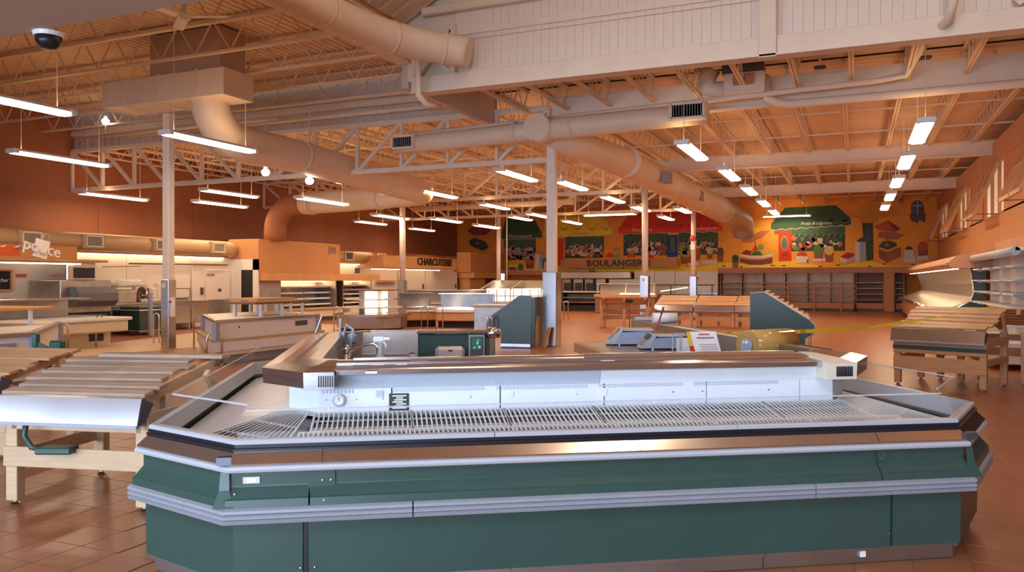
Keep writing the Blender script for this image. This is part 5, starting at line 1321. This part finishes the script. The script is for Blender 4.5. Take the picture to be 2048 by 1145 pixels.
# machines on the worktop
mc = thing('meat_slicer', 'white and steel slicer machine on the left steel worktop', 'slicer', (-20.4, 18.3, .92))
MB().bbox(-.25, -.35, 0, .2, .35, .1, .02).build('base', 'white_tile', mc)
MB().cyl((0, -.15, .28), (0, -.10, .28), .2, n=24).build('blade', 'chrome', mc)
MB().bbox(-.2, .05, .1, .15, .35, .45, .04).build('motor_housing', 'white_tile', mc)
MB().bbox(-.1, -.33, .2, .25, -.18, .24, .01).build('carriage', 'steel_smooth', mc)
MB().cyl((.16, -.05, .12), (.22, -.05, .12), .03, n=10).build('knob', 'red', mc)
mc = thing('bread_machine', 'brown steel countertop machine with red lever on the left worktop', 'machine', (-20.4, 17.35, .92))
MB().bbox(-.3, -.5, 0, .2, .45, .36, .02).build('body', 'steel_dull', mc)
MB().bbox(-.2, -.2, .36, .1, .4, .46, .03).build('hopper', 'white_tile', mc)
MB().bar((.2, .48, .1), (.24, .5, .34), .05, .04).build('lever', 'red', mc)
mc = thing('film_wrapper', 'pale wrapping machine with clear film rolls by the slicer', 'machine', (-20.5, 17.9, 1.47))
MB().bbox(-.3, -.6, -.06, .1, .5, .06, .03).build('tray', 'pale_deck', mc)
MB().cyl((-.1, -.5, .09), (-.1, .4, .09), .06, n=14).build('roll', 'paper', mc, True)
MB().bar((-.25, 0, -.55), (-.25, 0, -.06), .05).build('support', 'steel', mc)
MB().bbox(.0, .78, -.55, .2, .98, .05, .02).build('side_housing', 'white_tile', mc)
fp = thing('framed_panel', 'wide white framed splash panel above the right steel cabinets', 'panel', (XL + .05, 0, 0))
MB().box(0, 18.7, 1.0, .05, 20.5, 1.32).build('panel', 'white_tile', fp)
for z in (1.0, 1.32): MB().bar((.04, 18.7, z), (.04, 20.5, z), .03).build('frame', 'wood_dark', fp)
for y in (18.7, 20.5): MB().bar((.04, y, 1.0), (.04, y, 1.32), .03).build('frame', 'wood_dark', fp)
tag(MB().bbox(-.04, -.06, 0, .04, .06, 1.25, .01).build('service_post', 'bluegrey'), 'blue grey steel service post before the left cabinets', 'post').location = onZ(301, 672, 0)
# switch box on the slim column
sb = thing('switch_box', 'white switch box with red knob on the slim left column', 'switch', (B.x + .17, B.y - .05, 1.0), 0)
MB().bbox(-.05, -.05, -.25, .05, .05, .2, .01).build('box', 'white_tile', sb)
MB().cyl((.0, -.05, .1), (0, -.08, .1), .03, n=10).build('knob', 'red', sb)
# hanging rod and red striped notice
tag(MB().bar((XL + .25, 17.9, 2.12), (XL + .25, 22.1, 2.15), .03, .05).build('hanging_rail', 'wood_dark'), 'thin dark rail hung along the white left wall panels', 'rail')
nt_ = thing('striped_notice', 'red and white striped square notice by the cold room door', 'sign', (XL + .06, 21.6, 1.88))
MB().box(0, -.2, -.17, .03, .2, .17).build('board', 'paper', nt_)
for k in range(5):
    y = -.2 + k * .08
    MB().prism([(.032, y, -.16), (.032, y + .035, -.16), (.032, y + .075, .16), (.032, y + .04, .16)], (.004, 0, 0)).build('stripe', 'red', nt_)
# poster, chalkboard, pouce sign
cb = thing('chalkboard', 'wood framed black menu board on the left wall, cut by the frame', 'board', (XL + .06, onX(0, 560, XL).y, onX(8, 561, XL).z))
MB().box(0, -.5, -.27, .03, .22, .27).build('slate', 'black_matte', cb)
for z in (-.27, .27): MB().bar((.03, -.5, z), (.03, .25, z), .05).build('frame', 'wood_orange', cb)
MB().bar((.03, .24, -.27), (.03, .24, .27), .05).build('frame', 'wood_orange', cb)
put_text('ucher', .15, .002, 'paper', cb, (.045, -.02, 0), (0, 1, 0), (0, 0, 1), 'chalk_text', shear=.3)
po = thing('safety_poster', 'faded safety poster with red header on the white left wall', 'poster', onX(42, 557, XL + .04))
MB().box(0, -.15, .02, .01, .15, .12).build('header', 'ink_red', po); MB().box(0, -.13, -.2, .01, .13, 0).build('sheet', 'white_tile', po)
bd = thing('counter_bulkhead', 'hanging orange and red sign bulkhead above the left service counter', 'bulkhead')
ya, yb_ = 8.0, onX(155, 520, -19.6).y
MB().bbox(-20.2, ya, 2.17, -19.6, yb_, 2.52, .01).build('box', 'orange_wall', bd)
MB().bbox(-20.25, ya, 2.10, -19.5, yb_ + .9, 2.17, .01).build('ledge', 'wood_orange', bd)
MB().box(-19.595, ya, 2.24, -19.58, onX(40, 500, -19.6).y, 2.50).build('red_band', 'red_band', bd)
for k in range(5):
    y = onX(-60, 500, -19.6).y + k * .35; MB().prism([(-19.575, y, 2.44), (-19.575, y + .12, 2.48), (-19.575, y + .2, 2.49), (-19.575, y + .1, 2.43)], (.004, 0, 0)).build('painted_leaf', 'paper', bd)
ps = thing('hanging_shop_sign', 'tilted white lettered sign reading pouce over a white bag shape', 'sign', onX(83, 497, -18.9))
def tilt(y, z): a = -.22; return (y * math.cos(a) - z * math.sin(a), y * math.sin(a) + z * math.cos(a))
pts = [tilt(*q) for q in ((-.19, -.24), (.2, -.24), (.2, .22), (-.19, .22))]
MB().prism([(0, y, z) for y, z in pts], (-.03, 0, 0)).build('bag', 'white_tile', ps)
MB().tube([(-.01, *tilt(.08 + .1 * math.cos(a), .2 + .2 * math.sin(a))) for a in [math.pi * k / 8 for k in range(9)]], .012, 8).build('handle', 'pale_bumper', ps, True)
put_text('pouce', .42, .02, 'paper', ps, (.03, 0, 0), (0, math.cos(-.22), math.sin(-.22)), (0, -math.sin(-.22), math.cos(-.22)), 'lettering', spacing=1.0)
MB().bar((-.2, -.2, 0), (-.7, -.2, 0), .03).build('bracket', 'mid_grey', ps)

# strip lights under the wall ducts and under the sign bulkhead
for lab, x, y0, y1, z in (('warm strip light under the left wall duct above the white panels', XL + .16, 14.2, 22.0, 2.40), ('warm strip light under the short duct beside the charcuterie sign', XL + .16, 27.6, 30.5, 2.33), ('warm strip light below the red and orange sign bulkhead', -19.62, 8.2, 15.4, 2.06), ('warm strip light under the charcuterie sign board', XL + .5, 31.0, 37.5, 2.14)):
    t = thing('strip_light', lab, 'light', (x, y0, z))
    MB().box(-.03, 0, -.03, .03, y1 - y0, .0).build('tube', 'strip_light', t)
    MB().box(-.05, 0, 0, .05, y1 - y0, .03).build('batten', 'lamp_cap', t)
# cold room block with door and dairy case
cr = thing('cold_room_block', 'plain orange boxed bulkhead over the dairy case on the left', 'bulkhead')
MB().bbox(XL + .02, 22.4, 1.86, -19.5, 27.3, 3.08, .01).build('box', 'orange_wall', cr)
MB().bbox(XL + .02, 22.5, 1.58, -19.3, 30.0, 1.86, .01).build('canopy', 'wood_orange', cr)
q = onX(664, 501, -19.5); grille(cr, (-19.49, q.y, q.z), (0, 1, 0), (0, 0, 1), .42, .3, 6, 'orange_wall')
dr = thing('cold_room_door', 'white insulated cold room door standing by a dark doorway', 'door')
MB().bbox(XL + .05, 20.6, 0, XL + .12, 22.38, 2.4, .01).build('wall_panel', 'white_tile', dr)
MB().box(XL + .1, 22.36, 0, -20.25, 22.42, 2.35).build('jamb_panel', 'white_tile', dr)
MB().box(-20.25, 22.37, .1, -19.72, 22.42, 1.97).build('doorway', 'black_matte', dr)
MB().box(-19.72, 22.36, 0, -19.5, 22.44, 2.35).box(-20.25, 22.36, 1.97, -19.5, 22.44, 2.35).build('jamb', 'white_tile', dr)
d2 = MB().bbox(XL + .12, 21.15, .1, XL + .2, 22.3, 1.98, .02).build('door_leaf', 'white_tile', dr)
MB().bbox(XL + .2, 21.2, .1, XL + .215, 22.28, .92, .004).build('kick_guard', 'steel_dull', d2)
MB().bar((XL + .22, 21.15, 1.80), (XL + .22, 21.5, 1.80), .05).build('hinge', 'steel', d2)
MB().box(XL + .2, 21.7, 1.2, XL + .22, 21.85, 1.3).build('door_label', 'dark_grey', d2)
MB().box(XL + .13, 20.95, 1.1, XL + .18, 21.05, 1.35).build('latch', 'dark_grey', dr)
def wallcase(label, y0, y1, back, glow=False, n=4, bays=1, x=-19.7, z1=1.58):
    t = thing('wall_shelf_case', label, 'shelf case')
    d = .75
    for k in range(bays):
        a, b = y0 + (y1 - y0) * k / bays, y0 + (y1 - y0) * (k + 1) / bays
        MB().box(XL + .1, a + .01, .5, XL + .2, b - .01, z1).build('back_panel', back, t)
        for j in range(n):
            z = .62 + (z1 - .66) * j / n; MB().bbox(XL + .2, a + .02, z, XL + .95 - .12 * j / n, b - .02, z + .04, .004).build('shelf', 'pale_deck', t)
            MB().box(XL + .945 - .12 * j / n, a + .03, z - .01, XL + .965 - .12 * j / n, b - .03, z + .05).build('price_rail', 'white_case', t)
    for y in (y0, y1): MB().box(XL + .1, y - .03, 0, x, y + .03, z1).build('end_panel', 'steel_dull', t)
    MB().bbox(XL + .1, y0, .14, x + .35, y1, .5, .03).build('base', 'cream_case', t)
    MB().bbox(x + .3, y0, .44, x + .42, y1, .52, .02).build('nose', 'wood_frame', t)
    MB().box(XL + .2, y0 + .03, 0, x + .25, y1 - .03, .14).build('kick', 'dark_grey', t)
    if glow: MB().box(XL + .5, y0 + .05, z1 - .05, XL + .62, y1 - .05, z1 - .01).build('canopy_light', 'strip_light', t)
wallcase('lit white four-shelf dairy wall case below the orange canopy', 23.8, 27.3, 'white_tile', True, 4, 2)
wallcase('lit wooden bread shelf case right of the dairy case', 27.8, 29.9, 'white_tile', True, 5, 1)
tag(MB().bbox(XL + .1, 22.5, 0, -19.6, 23.75, 1.58, .01).build('end_wall', 'steel_dull'), 'plain grey end wall left of the dairy wall case', 'panel')
# charcuterie: sign bulkhead, cooler doors, box room
cs_ = thing('charcuterie_sign', 'orange bulkhead sign lettered CHARCUTERIE on the left wall', 'sign')
MB().bbox(XL + .05, 30.6, 2.18, -19.5, 37.8, 2.74, .01).build('board', 'wood_orange', cs_)
q0, q1 = onX(834, 525, -19.5), onX(903, 526, -19.5)
put_text('CHARCUTERIE', .50, .02, 'letter_dark', cs_, (-19.47, (q0.y + q1.y) / 2, (q0.z + q1.z) / 2), (0, 1, 0), (0, 0, 1), bold=.012, width=q1.y - q0.y)
br_ = thing('corner_bulkhead', 'orange boxed corner room with small vent right of the charcuterie sign', 'bulkhead')
MB().bbox(XL + .05, 40.4, 2.05, -19.95, YM - .1, 3.2, .01).build('box', 'orange_wall', br_)
MB().bbox(XL + .05, 40.5, 1.72, -19.8, YM - .1, 2.05, .01).build('band', 'wood_orange', br_)
q = onX(956, 521, -19.95); MB().box(-19.95, q.y - .25, q.z - .2, -19.93, q.y + .25, q.z + .2).build('vent', 'terra_wall', br_)
MB().bbox(XL + .1, 40.6, 0, -20.1, 42.6, 1.72, .01).build('pilaster', 'wood_orange', br_)
cd = thing('cooler_doors', 'pair of white cooler doors with grey kick plates under the charcuterie sign', 'door')
for y0, y1 in ((34.0, 36.6), (36.7, 40.3)):
    d2 = MB().bbox(XL + .05, y0, .05, XL + .14, y1, 2.15, .02).build('door_leaf', 'white_tile', cd)
    MB().box(XL + .14, y0 + .1, .1, XL + .16, y1 - .1, .9).build('kick_plate', 'steel', d2)
    MB().box(XL + .14, y1 - .3, 1.15, XL + .2, y1 - .22, 1.4).build('latch', 'dark_grey', d2)
tag(MB().bbox(0, -.12, -.14, .03, .12, .14, .005).build('striped_notice', 'ink_red'), 'small red notice at the top right of the cooler doors', 'sign').location = (XL + .16, 40.0, 2.2)
tag(MB().bbox(0, -.16, -.12, .05, .16, .12, .005).build('wall_speaker', 'dark_grey'), 'small dark box on the canopy beside the round left column', 'box').location = (-19.85, onX(716, 547, -19.8).y, 2.02)
tag(MB().bbox(-.3, -.9, 0, .2, .9, .05, .005).build('wall_shelf', 'wood_orange'), 'single orange wall shelf left of the round charcuterie column', 'shelf').location = (XL + .4, onX(770, 567, XL).y, 1.55)
# octagon tier stand
p = onZ(735, 664, 0)
oc = thing('tier_stand', 'octagonal tiered display stand with glowing white core', 'display stand', (p.x - .35, p.y + .8, 0), .3)
def octo(r, z0, z1, nm, m_): MB().plan([(r * math.cos(math.pi / 8 + k * math.pi / 4), r * math.sin(math.pi / 8 + k * math.pi / 4)) for k in range(8)], z0, z1).build(nm, m_, oc)
octo(1.0, 0, .1, 'kick', 'dark_grey'); octo(1.12, .1, .46, 'base', 'steel_dull'); octo(1.25, .46, .54, 'base_rim', 'steel_smooth')
octo(.42, .54, 1.26, 'core', 'white_tile'); octo(.98, .72, .75, 'tier', 'white_tile'); octo(.82, .97, 1.0, 'tier', 'white_tile'); octo(.92, 1.27, 1.31, 'wood_top', 'wood_dark')
MB().box(.43, -.25, .56, .44, .25, 1.24).build('light_panel', 'glow_white', oc); MB().box(-.1, -.44, .56, .3, -.425, 1.24).build('light_panel', 'glow_white', oc)
for k, (y, z) in enumerate(((.0, 1.0), (.05, .74))): MB().bbox(.5, -.4, z, .8, .4, z + .03, .01).build('tray', 'steel_smooth', oc)
# charcuterie service cases
def service(label, u0, v0, L, rz, front='wood_orange', D=1.2):
    p = onZ(u0, v0, 0); t = thing('service_case', label, 'display case', p, rz)
    MB().box(.05, .15, 0, L - .05, D, .22).build('plinth', 'black_matte', t)
    MB().bbox(0, 0, .22, L, D, .5, .03).build('front_panel', front, t)
    MB().bbox(0, -.04, .5, L, .1, .58, .02).build('bumper', 'cream_case', t)
    MB().bbox(0, .02, .58, L, D, .70, .02).build('rim', 'steel_smooth', t)
    MB().prism([(0, .12, .70), (0, .5, 1.12), (0, .52, 1.12), (0, .14, .70)], (L, 0, 0)).build('front_glass', 'glass', t)
    MB().bbox(0, .5, 1.12, L, D, 1.16, .01).build('top_shelf', 'steel_smooth', t)
    MB().box(0, D - .08, .70, L, D, 1.12).build('back_wall', 'steel_dull', t)
    for x in (0, L - .02): MB().prism([(x, .14, .70), (x, .5, 1.12), (x, D, 1.12), (x, D, .70)], (.02, 0, 0)).build('end_glass', 'glass', t)
    return t
service('orange-fronted service case with slanted glass under the charcuterie sign', 872, 656, 1.9, TH - .06)
service('orange-fronted corner service case left of the longer charcuterie case', 812, 655, 1.15, TH + .35)
service('steel service case in front of the cooler doors', 818, 632, 4.0, TH + .25, 'steel_dull')
p = onZ(948, 668, 0)
ct = thing('counter_block', 'plain brown counter with pale top right of the charcuterie case', 'counter', p, TH)
MB().bbox(0, 0, 0, 1.15, 1.0, .80, .01).build('body', 'steel_dull', ct); MB().bbox(-.05, -.05, .80, 1.2, 1.05, .86, .01).build('top', 'pale_bumper', ct)
# fruit-bar kiosk with glazed gable roof and a bright lit panel
p = onZ(958, 652, 0)
kb = thing('salad_kiosk', 'glazed gable-roofed kiosk with bright white lattice panel', 'kiosk', p, TH)
Z0 = .82
MB().bbox(0, .2, 0, 2.3, 1.5, Z0, .01).build('counter', 'steel_dull', kb)
for x in (.05, 1.1, 2.2):
    for a, b in (((x, .2, Z0), (x, .2, 1.28)), ((x, .2, 1.28), (x + .45, .85, 1.58)), ((x + .45, .85, 1.58), (x + .6, 1.5, 1.3))): MB().bar(a, b, .04).build('frame_bar', 'pale_bumper', kb)
MB().prism([(.05, .2, 1.29), (2.2, .2, 1.29), (2.65, .85, 1.59), (.5, .85, 1.59)], (0, 0, .015)).build('roof_pane', 'glass', kb)
MB().prism([(.5, .85, 1.59), (2.65, .85, 1.59), (2.8, 1.5, 1.31), (.65, 1.5, 1.31)], (0, 0, .015)).build('roof_pane', 'wood_frame', kb)
MB().box(.25, .6, Z0 + .03, 2.4, .64, 1.30).build('light_panel', 'glow_white', kb)
for k in range(7): MB().box(.3 + k * .3, .56, Z0, .33 + k * .3, .6, 1.28).build('lattice_bar', 'wood', kb)
MB().box(.25, .56, 1.02, 2.4, .6, 1.05).build('lattice_rail', 'wood', kb)
MB().bbox(1.6, 1.6, 0, 2.6, 2.3, 1.05, .01).build('rear_counter', 'steel_dull', kb)
MB().box(1.65, 1.56, 1.0, 2.55, 1.6, 1.3).build('light_panel', 'glow_white', kb); MB().bbox(1.6, 1.5, 1.30, 2.65, 2.3, 1.36, .01).build('rear_top', 'wood_frame', kb)
MB().bbox(.75, .9, 1.58, .9, 1.05, 1.85, .01).build('meter_box', 'steel', kb)
# bakery self-service case and dark stands right of the square column
def lowcase(label, u, v, L, D, rz):
    p = onZ(u, v, 0); t = thing('bakery_case', label, 'display case', p, rz)
    MB().box(0, .1, 0, L, D, .3).build('plinth', 'black_matte', t)
    for k, z in enumerate((.42, .66, .95)):
        MB().bbox(0, .12 * k, z, L, D, z + .06, .02).build('shelf', 'steel_smooth' if k < 2 else 'cream_case', t)
        if k < 2: MB().box(.1, D - .1, z + .06, L - .1, D - .06, z + .2).build('lit_back', 'cream_case', t)
    MB().box(0, D - .06, .3, L, D, 1.05).build('back', 'dark_grey', t)
    for x in (0, L - .05): MB().box(x, .1, .3, x + .05, D, 1.0).build('end', 'dark_grey', t)
lowcase('low three-shelf bakery case with steel shelves right of the square column', 1122, 622, 2.6, 1.2, .12)
hc = thing('bakery_hood_case', 'dark wood bakery counter with glass hood before the ovens', 'display case', onZ(1190, 627, 0), .12)
MB().bbox(0, 0, .0, 2.9, 1.2, .78, .02).build('body', 'wood_dark', hc); MB().bbox(-.05, -.05, .78, 2.95, .3, .92, .02).build('red_ledge', 'terra_wall', hc)
MB().prism([(.1, .15, .92), (.1, .45, 1.42), (.1, .5, 1.42), (.1, .2, .92)], (1.3, 0, 0)).build('hood_glass', 'glass', hc); MB().prism([(1.5, .15, .92), (1.5, .45, 1.42), (1.5, .5, 1.42), (1.5, .2, .92)], (1.3, 0, 0)).build('hood_glass', 'glass', hc)
for x in (.1, 1.45, 2.8): MB().bar((x, .15, .92), (x, .48, 1.43), .05).build('frame_bar', 'steel', hc)
MB().bbox(0, .45, 1.40, 2.9, 1.1, 1.45, .01).build('top', 'pale_bumper', hc); MB().box(.1, .9, .92, 2.8, .94, 1.38).build('back', 'cream_case', hc)
MB().box(1.2, .0, .92, 2.85, .2, .98).build('light_strip', 'glow_white', hc)
fr_ = thing('glass_counter', 'dark framed glass counter with a bright tube before the cold room', 'display case', onZ(1300, 622, 0), .05)
MB().bbox(0, 0, 0, 3.2, 1.0, .85, .01).build('body', 'dark_grey', fr_)
for x in (0, 1.05, 2.1, 3.15): MB().box(x, 0, .85, x + .05, .06, 1.35).build('mullion', 'dark_grey', fr_)
MB().box(0, 0, 1.32, 3.2, 1.0, 1.38).build('top', 'dark_grey', fr_); MB().box(.05, .02, .88, 3.15, .03, 1.32).build('pane', 'glass', fr_)
MB().bar((.5, .3, 1.02), (1.9, .3, 1.22), .05).build('tube', 'glow_white', fr_); MB().box(.4, .4, 1.24, 2.2, .9, 1.28).build('shelf', 'cream_case', fr_)
